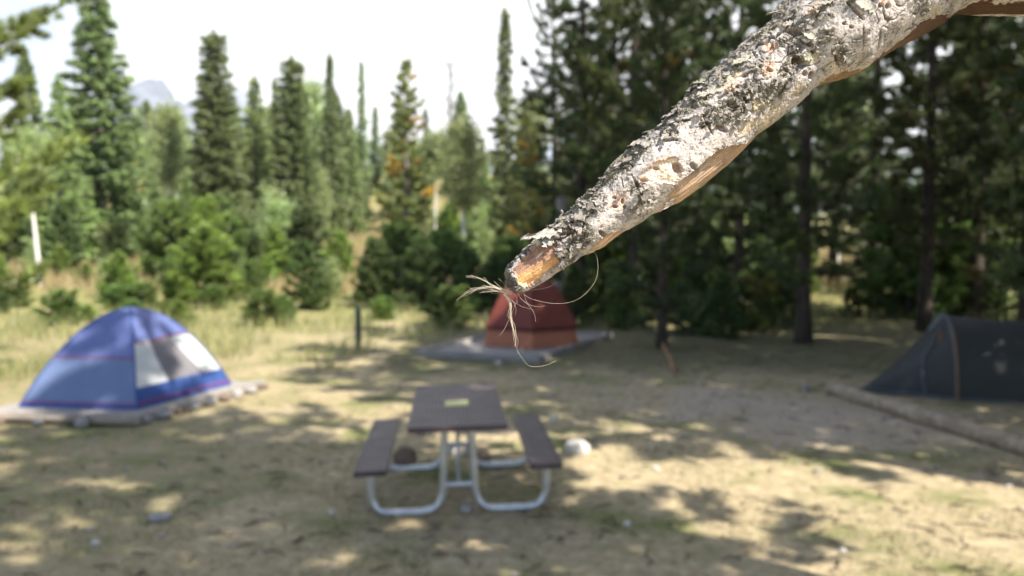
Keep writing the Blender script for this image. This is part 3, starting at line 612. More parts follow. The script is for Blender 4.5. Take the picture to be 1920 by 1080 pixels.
tag(link('pebbles', mesh_np('pebbles', V.reshape(-1, 3), None, (icf[None]+np.arange(n)[:, None, None]*12).reshape(-1, 3), np.repeat(cc, 12, 0)), M_peb), 'small pebbles scattered over the worn ground', 'pebbles', kind='stuff')

# ---------------------------------------------------------------- picnic table
def lattice(x0, x1, y0, y1, z, cell, bar, th):
    nx_, ny_ = max(1, round((x1-x0)/cell)), max(1, round((y1-y0)/cell)); cx, cy = (x1-x0)/nx_, (y1-y0)/ny_
    I, J = np.meshgrid(np.arange(nx_), np.arange(ny_)); I = I.ravel(); J = J.ravel(); m = MB(); V = []
    o = np.array([[0, 0], [1, 0], [1, 1], [0, 1]], float); h = np.array([[.5, bar], [1-bar, .5], [.5, 1-bar], [bar, .5]])
    mid = np.array([[.5, 0], [1, .5], [.5, 1], [0, .5]])
    uv = np.concatenate([o, mid, h]); pts = []
    for zz in (z, z-th):
        p = np.zeros((len(I), 12, 3)); p[:, :, 0] = x0+(I[:, None]+uv[None, :, 0])*cx; p[:, :, 1] = y0+(J[:, None]+uv[None, :, 1])*cy; p[:, :, 2] = zz; pts.append(p)
    p = np.concatenate(pts, 1).reshape(-1, 3); f = []
    for k in range(4):
        a, b = k, (k+1) % 4   # corner a, mid a (between a and b), hole point at mid
        f += [(4+k, b, 4+b, 8+b), (4+k, 8+b, 8+k, 8+k)] if False else [(4+k, b, 4+b, 8+b)]
    tr = [(4+k, 8+(k+1) % 4, 8+k) for k in range(4)]
    f2 = [tuple(12+q for q in reversed(t)) for t in f]; tr2 = [tuple(12+q for q in reversed(t)) for t in tr]
    inn = [(8+(k+1) % 4, 8+k, 20+k, 20+(k+1) % 4) for k in range(4)]
    base = np.arange(len(I))[:, None, None]*24
    m.add(p, (np.array(f+f2+inn)[None]+base).reshape(-1, 4), (np.array(tr+tr2)[None]+base).reshape(-1, 3)); return m
TX, TY = -.448, 7.10
tb = thing('picnic_table', 'brown picnic table with attached benches on bent galvanised tube legs in the clearing', 'picnic table', (TX, TY, -.01), .074)
tb.rotation_euler = (0, -.024, .074)
def top(name, x0, x1, y0, y1, z):
    m = lattice(x0+.02, x1-.02, y0+.02, y1-.02, z, .032, .25, .004)
    r = [(x0+.02, y0+.02), (x1-.02, y0+.02), (x1-.02, y1-.02), (x0+.02, y1-.02)]
    o = m.build(name, M_plast, tb, False)
    e = MB(); c = .018; q = []
    for (cx, cy), a0 in ((( x1-c-.01, y0+c+.01), -90), ((x1-c-.01, y1-c-.01), 0), ((x0+c+.01, y1-c-.01), 90), ((x0+c+.01, y0+c+.01), 180)):
        for k in range(4): a = rad(a0+k*30); q.append((cx+math.cos(a)*c, cy+math.sin(a)*c))
    q = np.array(q); n = len(q); cen = np.array([(x0+x1)/2, (y0+y1)/2]); inn = cen+(q-cen)*(1-np.array([.05/(x1-x0), .05/(y1-y0)]))
    V = np.concatenate([np.column_stack([q, np.full(n, z-.002)]), np.column_stack([q*1, np.full(n, z-.042)]), np.column_stack([inn, np.full(n, z-.042)]), np.column_stack([inn, np.full(n, z+.003)]), np.column_stack([q, np.full(n, z+.001)])])
    Q = []
    for k in range(n):
        j = (k+1) % n
        Q += [(k+n, j+n, j+4*n, k+4*n), (k+4*n, j+4*n, j+3*n, k+3*n), (k+3*n, j+3*n, j+2*n, k+2*n), (k+2*n, j+2*n, j+n, k+n)]
    e.add(V, Q).build('edge_rim', M_plast, o, False)
    return o
tt_ = top('tabletop', -.381, .381, -.91, .91, .752)
top('bench_seat', -.654-.13, -.654+.13, -.91, .91, .445); top('bench_seat', .654-.13, .654+.13, -.91, .91, .445)
MB().box((0, -.05, .758), (.19, .20, .004)).build('notice_plate', M_notice, tb, False)
def bend(pts, r, n=7):   # round the corners of a polyline
    pts = [np.array(p, float) for p in pts]; out = [pts[0]]
    for i in range(1, len(pts)-1):
        a = unit(pts[i-1]-pts[i]); b = unit(pts[i+1]-pts[i]); p0 = pts[i]+a*r; p1 = pts[i]+b*r
        for t in np.linspace(0, 1, n): out.append((1-t)**2*p0+2*t*(1-t)*pts[i]+t*t*p1)
    out.append(pts[-1]); return np.array(out)
for fy in (-.62, .64):
    for sgn in (-1, 1):
        MB().tube(bend([(sgn*.10, fy, .70), (sgn*.13, fy, .035), (sgn*.68, fy, .035), (sgn*.67, fy, .40)], .17), .030, 14).build('leg', M_galv, tb)
        MB().box((sgn*.66, fy, .405), (.22, .05, .012)).build('seat_bracket', M_galv, tb, False)
    MB().tube([(-.13, fy, .24), (.13, fy, .24)], .024, 12).build('crossbar', M_galv, tb)
    MB().box((0, fy, .705), (.60, .045, .012)).build('top_bracket', M_galv, tb, False)
    s = -1 if fy < 0 else 1
    MB().tube([(0, fy, .24), (0, fy-s*.42, .69)], .014, 10).build('brace', M_galv, tb)
# ---------------------------------------------------------------- dome tents
def smat(name, c, rough=.55, tr=.25):
    m = bpy.data.materials.new(name); m.use_nodes = True; n = m.node_tree.nodes; l = m.node_tree.links; p = n['Principled BSDF']
    p.inputs['Roughness'].default_value = rough; p.inputs['Specular IOR Level'].default_value = .3
    z = n.new('ShaderNodeTexNoise'); z.inputs['Scale'].default_value = 5; z.inputs['Detail'].default_value = 6
    t = n.new('ShaderNodeTexCoord'); l.new(t.outputs['Object'], z.inputs['Vector'])
    r = n.new('ShaderNodeValToRGB'); r.color_ramp.elements[0].position = .3; r.color_ramp.elements[1].position = .7
    r.color_ramp.elements[0].color = (*[x*.86 for x in c], 1); r.color_ramp.elements[1].color = (*c, 1)
    l.new(z.outputs[0], r.inputs[0]); l.new(r.outputs[0], p.inputs['Base Color'])
    z2 = n.new('ShaderNodeTexNoise'); z2.inputs['Scale'].default_value = 3.2; z2.inputs['Detail'].default_value = 4; l.new(t.outputs['Object'], z2.inputs['Vector'])
    b = n.new('ShaderNodeBump'); b.inputs['Strength'].default_value = .35; b.inputs['Distance'].default_value = .05
    l.new(z2.outputs[0], b.inputs['Height']); l.new(b.outputs[0], p.inputs['Normal'])
    d = n.new('ShaderNodeBsdfTranslucent'); d.inputs[0].default_value = (*c, 1); mx_ = n.new('ShaderNodeMixShader'); mx_.inputs[0].default_value = tr
    l.new(p.outputs[0], mx_.inputs[1]); l.new(d.outputs[0], mx_.inputs[2]); l.new(mx_.outputs[0], n['Material Output'].inputs[0])
    return m
M_blue = smat('nylon_blue', (.165, .21, .46)); M_blue2 = smat('nylon_steel_blue', (.18, .245, .43)); M_navy = smat('nylon_deep_blue', (.06, .12, .36))
M_white = smat('nylon_white', (.74, .77, .76)); M_mesh = smat('mesh_grey', (.27, .26, .28), .9); M_pipe = smat('piping_red', (.42, .07, .16))
M_red = smat('nylon_red', (.25, .068, .052)); M_rust = smat('nylon_rust', (.50, .20, .115)); M_redd = smat('seam_dark_red', (.13, .025, .028))
M_slate = smat('nylon_slate', (.062, .068, .068), .6); M_slate2 = smat('nylon_light_slate', (.17, .19, .21), .5); M_orange = smat('webbing_orange', (.38, .17, .07)); M_black = smat('groundsheet_black', (.02, .02, .022), .6)

A_, L_, R_ = np.array([-4.39, 9.88]), np.array([-5.86, 10.06]), np.array([-3.86, 11.62]); B_ = L_+R_-A_; cen = (L_+R_)/2; PZ = .13; ZT = 1.235
bt = thing('dome_tent', 'blue and white dome tent with red piping on the raised pad at the left', 'tent', (cen[0], cen[1], PZ))
cs = [A_-cen, R_-cen, B_-cen, L_-cen]
def rr_(v): return (1-v)**(1/1.92)
def panel(c0, c1, u0, u1, v0, v1, off=0, nu=14, nv=14, sag=.03):
    u = np.linspace(u0, u1, nu) if not callable(u0) else None; V = []
    for v in np.linspace(v0, v1, nv):
        ua = u0(v) if callable(u0) else u0; ub = u1(v) if callable(u1) else u1
        for q in np.linspace(ua, ub, nu):
            r = rr_(v); p = (c0*(1-q)+c1*q)*r*(1-sag*4*q*(1-q)*math.sin(v*PI)*1.0)
            nrm = unit((c0+c1)/2); p = p+nrm*off
            V.append((p[0], p[1], v*(ZT-PZ)+off*.5))
    Q = [(j*nu+i, j*nu+i+1, (j+1)*nu+i+1, (j+1)*nu+i) for j in range(nv-1) for i in range(nu-1)]
    return MB().add(V, Q)
def pline(c0, c1, fv, u0, u1, r=.008, n=20, off=.004):
    P_ = []
    for q in np.linspace(u0, u1, n):
        v = fv(q); k = rr_(v); p = (c0*(1-q)+c1*q)*k*(1-.03*4*q*(1-q)*math.sin(v*PI))+unit((c0+c1)/2)*off; P_.append((p[0], p[1], v*(ZT-PZ)))
    return MB().tube(P_, r, 6)
VM = 1.0
for i in range(4):
    c0, c1 = cs[i], cs[(i+1) % 4]
    if i == 3:   # faces the camera on the left: c0 = left corner, c1 = front corner
        panel(c0, c1, 0, 1, .50, VM).build('upper_panel', M_blue, bt); panel(c0, c1, 0, 1, .03, .50).build('lower_panel', M_blue2, bt)
        pline(c0, c1, lambda q: .50, 0, 1).build('piping', M_pipe, bt); pline(c0, c1, lambda q: .045, 0, 1).build('piping', M_pipe, bt)
    elif i == 0:
        lo = .20; hi = .66
        f = panel(c0, c1, 0, 1, .03, lo).build('door_sill', M_navy, bt)
        panel(c0, c1, 0, lambda v: .34-.06*(v-lo)/(hi-lo)*2, lo, hi).build('side_panel', M_white, bt) if False else None
        ul_ = lambda v: .36-.10*(v-lo)/(hi-lo); ur_ = lambda v: .80-.16*(v-lo)/(hi-lo)
        panel(c0, c1, (lambda v: 0.0), ul_, lo, hi).build('side_panel', M_white, bt)
        panel(c0, c1, ul_, ur_, lo, hi).build('mesh_window', M_mesh, bt)
        panel(c0, c1, ur_, (lambda v: 1.0), lo, hi).build('side_panel', M_white, bt)
        panel(c0, c1, 0, 1, hi, VM).build('upper_panel', M_blue, bt)
        pline(c0, c1, lambda q: hi-.02*math.sin(q*PI*2), 0, 1).build('piping', M_pipe, bt); pline(c0, c1, lambda q: .045, 0, 1, .010).build('piping', M_pipe, bt)
    else:
        panel(c0, c1, 0, 1, .03, VM).build('rear_panel', M_blue, bt)
    panel(c0, c1, 0, 1, -.01, .032, .006, nv=3).build('skirt', M_navy, bt)
    pl_ = [(c0[0]*rr_(v)*1.006, c0[1]*rr_(v)*1.006, v*(ZT-PZ)) for v in 1-(np.linspace(1, 0, 22))**1.92]
    MB().tube(pl_, .011, 6).build('pole_sleeve', M_navy, bt)
# pad of the blue tent
def pad(name, pts, h, mt, label, cat):
    pts = np.array(pts); n = len(pts); V = np.concatenate([np.column_stack([pts, np.full(n, h)]), np.column_stack([pts, np.full(n, -.1)])])
    me_ = bpy.data.meshes.new(name); me_.from_pydata([tuple(v) for v in V], [], [tuple(range(n))]+[(i, i+n, (i+1) % n+n, (i+1) % n) for i in range(n)])
    o = link(name, me_, mt); return tag(o, label, cat)
ex = lambda p, k: cen+(p-cen)*k
pad('tent_pad', [ex(L_, 1.36), ex(A_, 1.32), ex(R_, 1.34), ex(B_, 1.3)], .115, M_gravel, 'raised gravel pad under the blue tent', 'tent pad')
def rough_log(a, b, r, seed, k=14, n=26):
    rng = np.random.default_rng(seed); a = np.array(a, float); b = np.array(b, float); t = np.linspace(0, 1, n)[:, None]
    pts = a+(b-a)*t+np.cumsum(rng.normal(size=(n, 3))*.006, 0)*[1, 1, .3]; m = MB().tube(pts, r*(1+.07*rng.normal(size=n)), k)
    V = m.V[0]; V += np.random.default_rng(seed+1).normal(size=V.shape)*r*.05; return m
def log_thing(a, b, r, seed, label, mt=None, group=None, name='log', cat='log'):
    a = np.array(a, float); b = np.array(b, float); rough_log(a*0, b-a, r, seed)
    o = rough_log(a*0, b-a, r, seed).build(name, mt or M_log); o.location = a; return tag(o, label, cat, group)
eL, eA, eR, eB = ex(L_, 1.40), ex(A_, 1.36), ex(R_, 1.38), ex(B_, 1.34)
M_logp = mat('log_bleached', (.36, .31, .25), (.17, .14, .11), 7, .95, .9, stretch=(.35, 3, 3))
log_thing((*eL, .07), (*eA, .07), .045, 4, 'bleached log edging the blue tent pad, nearest the camera', M_logp, 'logs edging the blue tent pad')
PADST = list(np.linspace(.05, .97, 9))+[-.3, -.55, -.8]

# red hexagonal tent
rt_c = np.array([.37, 16.62]); RR = 1.04
rt = thing('hexagonal_tent', 'red hexagonal tent with a rust coloured lower band behind the branch tip', 'tent', (rt_c[0], rt_c[1], .085))
prof_r = [(0, 1.0), (.34, .93), (.345, .955), (.55, .85), (.80, .72), (1.02, .59), (1.18, .45), (1.27, .30), (1.31, .15), (1.325, 0.005)]
def hexring(z, k, q=6):
    o = []
    for i in range(6):
        a0 = rad(-90+i*60); a1 = rad(-90+(i+1)*60); p0 = np.array([math.cos(a0), math.sin(a0)]); p1 = np.array([math.cos(a1), math.sin(a1)])
        for j in range(q):
            t = j/q; p = (p0*(1-t)+p1*t)*RR*k*(1-.03*math.sin(t*PI)); o.append((p[0], p[1], z))
    return o
def hexsurf(pr):
    V = sum([hexring(z, k) for z, k in pr], []); m = 36; return MB().add(V, [(j*m+i, j*m+(i+1) % m, (j+1)*m+(i+1) % m, (j+1)*m+i) for j in range(len(pr)-1) for i in range(m)])
hexsurf([(0, 1.0), (.17, .967), (.36, .925)]).build('lower_wall', M_rust, rt)
zz_ = np.linspace(.33, 1.325, 16); kk_ = np.interp(zz_, [p[0] for p in prof_r[2:]], [p[1] for p in prof_r[2:]])
hexsurf(list(zip(zz_, kk_+.008))).build('fly', M_red, rt)
hexsurf([(.31, .962), (.345, .972), (.38, .955)]).build('fly_hem', M_redd, rt)
for i in range(6):
    a0 = rad(-90+i*60); MB().tube([(math.cos(a0)*RR*(k+.01), math.sin(a0)*RR*(k+.01), z) for z, k in zip(zz_, kk_)], .012, 6).build('ridge_seam', M_red, rt)
pp_ = [G2(785, 668)[:2], G2(1008, 679)[:2], G2(1142, 634)[:2]]; pp_.append(pp_[0]+pp_[2]-pp_[1])
pad('tent_pad', pp_, .075, M_gravel, 'low grey gravel pad under the red tent', 'tent pad')
for k in range(4):
    a, b = pp_[k], pp_[(k+1) % 4]; d = b-a; ln = np.linalg.norm(d); m_ = MB().box((0, 0, 0), (ln+.1, .12, .13)); o = m_.build('edging_timber', M_timber, None, False, bevel=.01)
    o.location = ((a[0]+b[0])/2, (a[1]+b[1])/2, .055); o.rotation_euler = (0, 0, math.atan2(d[1], d[0]))
    tag(o, ['grey timber edging the front of the red tent pad', 'grey timber edging the right front of the red tent pad', 'grey timber edging the back of the red tent pad', 'grey timber edging the left back of the red tent pad'][k], 'timber', 'timbers round the red tent pad')

# grey tunnel tent
tn = thing('tunnel_tent', 'dark slate tunnel tent with orange straps cut by the right edge', 'tent', (5.78, 11.0, 0))
axd = unit(np.array([.955, -.25])); hpd = np.array([-axd[1], axd[0]])
def hoop(s, hw, h, n=25, k=1.0):
    o = []
    for a in np.linspace(0, PI, n):
        w = hw*(1-math.cos(a)); z = h*math.sin(a)**.82; p = axd*s+hpd*(w+(.86-hw)); o.append((p[0], p[1], z*k))
    return np.array(o)
def loft(rings): 
    n = len(rings[0]); V = np.concatenate(rings); return MB().add(V, [(j*n+i, j*n+i+1, (j+1)*n+i+1, (j+1)*n+i) for j in range(len(rings)-1) for i in range(n-1)])
sag = lambda t: 1-.035*math.sin(t*PI)
loft([hoop(s, .86-.06*s/1.6, (1.06-.05*s/1.6)*sag(s/1.6)) for s in np.linspace(0, 1.6, 9)]).build('fly', M_slate, tn)
loft([hoop(1.6+s, .80-.25*s/1.4, (1.01-.5*s/1.4)*sag(s/1.4)) for s in np.linspace(0, 1.4, 7)]).build('rear_end', M_slate, tn)
Vp = np.array([4.80-5.78, 11.72-11.0, .02]); h0 = hoop(0, .86, 1.06)
def vest(t, off=0): 
    q = h0*(1-t)+Vp*t; q = q.copy(); q[:, 2] += -.10*math.sin(t*PI)*(h0[:, 2]/1.06)**2+off; return q
loft([vest(t) for t in np.linspace(0, .985, 14)]).build('vestibule', M_slate, tn)
def vpt(t, a): return vest(t)[int(round(a/PI*24))]+np.array([-.01, -.02, .012])
MB().tube(spline([vpt(.02, 1.30), vpt(.16, 1.1), vpt(.30, .8), vpt(.33, .45), vpt(.30, .05)], 24), .012, 6).build('door_seam', M_slate2, tn)
loft([vest(t)[11:15]+np.array([-.008, -.012, .012]) for t in np.linspace(0.01, .16, 5)]).build('roof_vent', M_slate2, tn)
MB().tube(hoop(0, .868, 1.07), .016, 8).build('pole_sleeve', M_slate2, tn); MB().tube(hoop(1.6, .81, 1.02), .016, 8).build('pole_sleeve', M_slate2, tn)
hs_ = hoop(0, .875, 1.075); hs_[:, :2] -= hpd*.012
loft([hs_[0:9]+np.r_[axd*.00, 0], hs_[0:9]+np.r_[axd*.022, 0]]).build('strap', M_orange, tn)
tg0 = vpt(.10, 1.1); MB().tube([tg0+np.array([0, -.02, .02]), tg0+np.array([-.03, -.03, -.10]), tg0+np.array([-.05, -.03, -.22])], [.015, .022, .012], 8).build('door_toggle', M_orange, tn)
e0 = [h0[0], h0[0]*.5+Vp*.5, Vp]; MB().tube(np.array(e0)+[0, -.01, .03], .018, 6).build('hem', M_slate2, tn)
MB().tube(np.array([hoop(s, .86-.06*s/1.6, 1)[0] for s in (0, .8, 1.6)])+[0, -.012, .035], .014, 6).build('hem', M_slate2, tn)
MB().tube([(Vp[0]-.35, Vp[1]+.25, -.02), (Vp[0]*.1, .70, .95)], .004, 5).build('guy_line', M_black, tn)
g0 = G2(1560, 726, .09); g1 = G2(1925, 838, .08); dl_ = g1-g0
log_thing((g0[0], g0[1], .075), tuple((g0+dl_*1.35)[:2])+(.075,), .095, 14, 'long barked log lying in front of the grey tunnel tent')

# ---------------------------------------------------------------- stones, post, small things
def stone(px, py, w, h, mt, label, seed, group='loose stones on the ground', d=None, name='stone'):
    rng = np.random.default_rng(seed); g_ = G2(px, py) if d is None else np.array([at(px, d), d, 0])
    import bmesh
    bm = bmesh.new(); bmesh.ops.create_icosphere(bm, subdivisions=3, radius=1)
    co = np.array([v.co[:] for v in bm.verts]); r_ = 1+.28*fbm(co*1.1+seed*7, 4, seed); co = co*r_[:, None]
    co = np.sign(co)*np.abs(co)**.85*np.array([w/2, w/2*rng.uniform(.7, 1), h*.62])
    for v, c_ in zip(bm.verts, co): v.co = c_
    me_ = bpy.data.meshes.new(name); bm.to_mesh(me_); bm.free(); me_.polygons.foreach_set('use_smooth', [True]*len(me_.polygons))
    o = link(name, me_, mt, None, (g_[0], g_[1], float(gz(g_[0], g_[1]))+h*.28)); o.rotation_euler = (0, 0, rng.uniform(0, 6)); return tag(o, label, 'stone', group)
for k_, f_ in enumerate(PADST):
    pp = eA+(eR-eA)*f_ if f_ > 0 else eA+(eL-eA)*(-f_)+np.array([0, -.12])
    o = stone(960, 700, (.12+.10*((k_*37) % 10)/10), .07+.05*((k_*53) % 10)/10, [M_stoneg, M_stoneg, M_stoneb][k_ % 3], 'rough stone banked against the front log of the blue tent pad' if f_ < 0 else 'rough stone edging the right side of the blue tent pad, '+['closest to the front corner', 'second from the front corner', 'third from the front corner', 'just before the middle', 'at the middle', 'just past the middle', 'third from the far corner', 'second from the far corner', 'closest to the far corner'][min(k_, 8)], 40+k_, 'stones edging the blue tent pad'); o.location = (pp[0], pp[1], .05)
stone(1083, 848, .25, .13, M_stone, 'large pale stone just right of the picnic table bench', 1)
stone(1038, 790, .10, .08, M_stone, 'small pale stone behind the right bench', 2)
stone(1510, 733, .13, .10, M_stoneg, 'grey stone near the end of the long log', 3)
stone(760, 872, .22, .19, M_stoneb, 'brown boulder seen between left bench and table legs', 4)
stone(905, 872, .17, .17, M_stoneb, 'brown boulder seen between right bench and table legs', 5)
stone(857, 850, .26, .12, M_stone, 'white stone seen between the table legs', 6)
stone(875, 958, .11, .06, M_stoneg, 'grey stone on the ground just in front of the table', 7)
stone(1176, 985, .06, .04, M_stone, 'small white stone in the open right foreground', 8)
stone(300, 972, .17, .045, M_stoneg, 'flat grey stone in the green patch at left foreground', 9)
stone(487, 724, .16, .08, M_stoneg, 'small dark stone right of the blue tent', 10)
stone(1230, 882, .07, .05, M_stone, 'small white stone right of the table on bare ground', 11)
stone(1580, 1035, .05, .03, M_stone, 'tiny white stone near the bottom right', 12)
stone(622, 962, .05, .03, M_stone, 'tiny pale stone left of the bench leg', 13)
stone(1062, 556, 1.1, .55, M_stone, 'pale flat boulder in the grass behind the red tent', 14, None)
stone(935, 680, .11, .06, M_stone, 'small pale stone at the foot of the red tent pad', 15)
stone(180, 1022, .07, .04, M_stone, 'small pinkish stone in the left foreground', 16)
stone(545, 505, .9, .35, M_stone, 'pale rock in the golden grass behind the young pines', 17, None)
gp = G2(672, 655); pm = MB().tube([(0, 0, -.1), (0, 0, .78)], .058, 16); tp_ = thing('marker_post', 'short dark green post standing in the grass left of the red tent', 'post', (gp[0], gp[1], float(gz(gp[0], gp[1]))))
pm.build('post', M_post, tp_); MB().tube([(0, 0, .78), (0, 0, .80), (0, 0, .815)], [.064, .064, .045], 16).build('cap', M_post, tp_)
M_root = mat('split_wood', (.38, .21, .11), (.22, .12, .07), 6, .9, .3)
g0 = G2(1242, 668); g1 = G2(1266, 706)
tag(MB().tube([(g0[0], g0[1], .22), ((g0[0]+g1[0])/2+.03, (g0[1]+g1[1])/2, .12), (g1[0], g1[1], .01)], [.025, .032, .02], 8).build('fallen_branch', M_root), 'reddish split piece of wood leaning at the slim pine trunk', 'branch')
sx_ = at(1050, 27); t = thing('broken_snag', 'pale broken snag behind the branch, above the red tent', 'tree', (sx_, 27, float(gz(sx_, 27))))
tm, tp = trunk_mb(top_h(362, 27, sx_), .17, (.01, 0), 6); tm = rough_log((0, 0, -.1), (0.05, 0, top_h(362, 27, sx_)), .17, 6); tm.build('trunk', M_timber, t)
# overhanging dead twigs
tw = thing('dead_branch', 'thin bare dead twigs hanging in front of the white sky', 'branch', tuple(P3(820, -140, 3.0)))
def rel(px, py, d): return P3(px, py, d)-P3(820, -140, 3.0)
MB().tube(spline([rel(560, -170, 3.1), rel(820, -140, 3.0), rel(1000, -120, 2.9), rel(1300, -150, 2.6), rel(1900, -420, 2.0)], 30), np.linspace(.006, .016, 30), 8).build('stem', M_bark_grey, tw)
for q in ([(632, -150), (610, -20), (622, 60), (612, 130), (617, 200)], [(700, -150), (677, -40), (685, 10), (678, 50)], [(730, -150), (775, 5), (800, 55), (835, 112), (852, 170)], [(790, -140), (818, 8), (850, 40), (886, 78)],
          [(960, -130), (992, 5), (1008, 45), (1030, 85), (1048, 118)]):
    MB().tube(spline([rel(a, b, 3.0) for a, b in q], 18), np.linspace(.0055 if q[0][0] > 900 else .0036, .0012, 18), 6).build('twig', M_bark_dark, tw)
MB().tube(spline([rel(1006, 40, 3.0), rel(1022, 20, 3.0), rel(1030, 8, 3.0)], 6), .0015, 5).build('twig', M_bark_dark, tw)

# ---------------------------------------------------------------- the broken branch (units below: picture points at the focus distance)
K = FOCUS/F_PX
up_l = [(952, 531), (947, 515), (948, 503), (960, 487), (976, 470), (998, 449), (1023, 433), (1041, 413), (1067, 396), (1084, 375), (1120, 344), (1140, 315), (1169, 284), (1198, 262), (1224, 242), (1240, 228), (1266, 198), (1293, 167), (1317, 141), (1342, 126), (1370, 100), (1400, 71), (1441, 38), (1469, 6), (1510, -30), (1560, -68), (1620, -100), (1700, -135), (1800, -160), (1950, -175), (2200, -180), (2700, -190)]
lo_l = [(954, 541), (961, 550), (986, 549), (1010, 535), (1023, 529), (1050, 513), (1078, 494), (1093, 483), (1115, 474), (1134, 466), (1170, 438), (1205, 420), (1222, 407), (1253, 391), (1275, 384), (1320, 351), (1364, 315), (1400, 280), (1420, 257), (1455, 232), (1477, 214), (1505, 190), (1530, 167), (1552, 158), (1583, 150), (1620, 137), (1650, 112), (1685, 93), (1724, 74), (1761, 54), (1783, 35), (1805, 25), (1835, 28), (1898, 27), (1990, 30), (2200, 40), (2700, 50)]
ax_l = [(950, 531), (985, 508), (1040, 464), (1110, 418), (1190, 352), (1270, 292), (1350, 215), (1440, 135), (1520, 75), (1610, 20), (1700, -25), (1800, -58), (1900, -72), (2200, -75), (2700, -75)]
A0 = spline(ax_l, 1600); sl = np.concatenate([[0], np.cumsum(np.linalg.norm(np.diff(A0, axis=0), axis=1))])
sv = np.concatenate([np.arange(0, 1130, 1.0), np.arange(1130, sl[-1], 8)]); A0 = np.stack([np.interp(sv, sl, A0[:, 0]), np.interp(sv, sl, A0[:, 1])], 1)
def smooth1(a, w):
    k = np.ones(w)/w; pad_ = w//2; return np.stack([np.convolve(np.pad(a[:, i], pad_, mode='edge'), k, 'valid')[:len(a)] for i in range(a.shape[1])], 1)
tg = unit(smooth1(np.gradient(A0, axis=0), 61)); nr = np.stack([tg[:, 1], -tg[:, 0]], 1)       # picture rows grow downward, nr points up-left
def dens(p): p = np.array(p, float); return np.concatenate([np.linspace(p[i], p[i+1], 24)[:-1] for i in range(len(p)-1)])
def dist_to(poly, sign):
    Dn = dens(poly); out = np.zeros(len(A0))
    for i in range(len(A0)):
        r = Dn-A0[i]; al = np.abs(r@tg[i]); of = (r@nr[i])*sign; k = np.argmin(al+1000*(of < 0)); out[i] = of[k]
    return out
du = smooth1(dist_to(up_l, 1)[:, None], 9)[:, 0]; dl = smooth1(dist_to(lo_l, -1)[:, None], 9)[:, 0]
cn = A0+nr*((du-dl)/2)[:, None]; hw = (du+dl)/2
hw = hw*np.sqrt(np.clip(1-(1-np.clip(sv/12, 0, 1))**2, .02, 1))
th = np.concatenate([np.linspace(-.12*PI, 1.12*PI, 330), np.linspace(1.12*PI, 1.88*PI, 72)[1:-1]]); ns, nth = len(sv), len(th)
SI, TI = np.meshgrid(np.arange(ns), np.arange(nth), indexing='ij'); SI = SI.ravel(); TI = TI.ravel()
ct, st_ = np.cos(th[TI]), np.sin(th[TI]); HW = hw[SI]; XY2 = cn[SI]+nr[SI]*(ct*HW)[:, None]; q = np.stack([sv[SI], ct*HW, st_*HW], 1); front = st_ > -.1; vv = ct
def inpoly(P, poly):
    poly = np.array(poly, float); n = len(poly); ins = np.zeros(len(P), bool); dm = np.full(len(P), 1e9)
    for i in range(n):
        a, b = poly[i], poly[(i+1) % n]; c = ((a[1] > P[:, 1]) != (b[1] > P[:, 1])); xx = (b[0]-a[0])*(P[:, 1]-a[1])/(b[1]-a[1]+1e-12)+a[0]; ins ^= c & (P[:, 0] < xx)
        d = b-a; t = np.clip(((P-a)@d)/(d@d), 0, 1); dm = np.minimum(dm, np.linalg.norm(P-a-t[:, None]*d, axis=1))
    return np.where(ins, dm, -dm)
wrp = np.stack([fbm(q/9., 3, 21), fbm(q/9., 3, 31)], 1)
W2 = XY2+wrp*5.5
tipw = sst(-1.2, 1.2, inpoly(W2, [(967, 514), (960, 503), (978, 479), (1000, 460), (1024, 452), (1040, 455), (1044, 468), (1041, 481), (1050, 498), (1036, 508), (1021, 521), (1004, 534), (991, 540), (974, 533)]))*front
strip = [(1096, 486), (1106, 474), (1118, 461), (1144, 440), (1171, 437), (1204, 421), (1218, 408), (1240, 399), (1248, 392), (1250, 374), (1262, 352), (1280, 338), (1300, 325), (1312, 312), (1333, 295), (1360, 284), (1378, 281), (1400, 272), (1418, 253), (1440, 240), (1480, 216), (1522, 177), (1547, 152), (1583, 144), (1616, 136), (1640, 112), (1666, 95), (1703, 63), (1740, 47), (1764, 45), (1785, 32), (1805, 19), (1835, 17), (1850, 22), (1900, 19), (2700, 30), (2700, 600), (1096, 900)]
stripw = np.where(front, sst(-1.0, 1.0, inpoly(XY2+wrp*3.5, strip)), ((vv < -.72) & (sv[SI] > 170) & (XY2[:, 0] < 1840))*1.0)
pw_ = sst(-1.5, 1.5, inpoly(XY2+wrp*7, [(1190, 350), (1200, 326), (1222, 313), (1238, 304), (1256, 307), (1266, 320), (1268, 336), (1260, 350), (1240, 354), (1225, 347), (1210, 352)]))*front
def blob(x, y, rx, ry, ang=-37, e=0.25, w=3.0):
    c, s = math.cos(rad(ang)), math.sin(rad(ang)); d = XY2-np.array([x, y]); a = d[:, 0]*c+d[:, 1]*s; b = -d[:, 0]*s+d[:, 1]*c
    k = np.sqrt((a/rx)**2+(b/ry)**2)+wrp[:, 0]*w*.12+wrp[:, 1]*w*.06; return sst(1+e, 1-e, k)*front
crust = np.zeros(len(XY2))
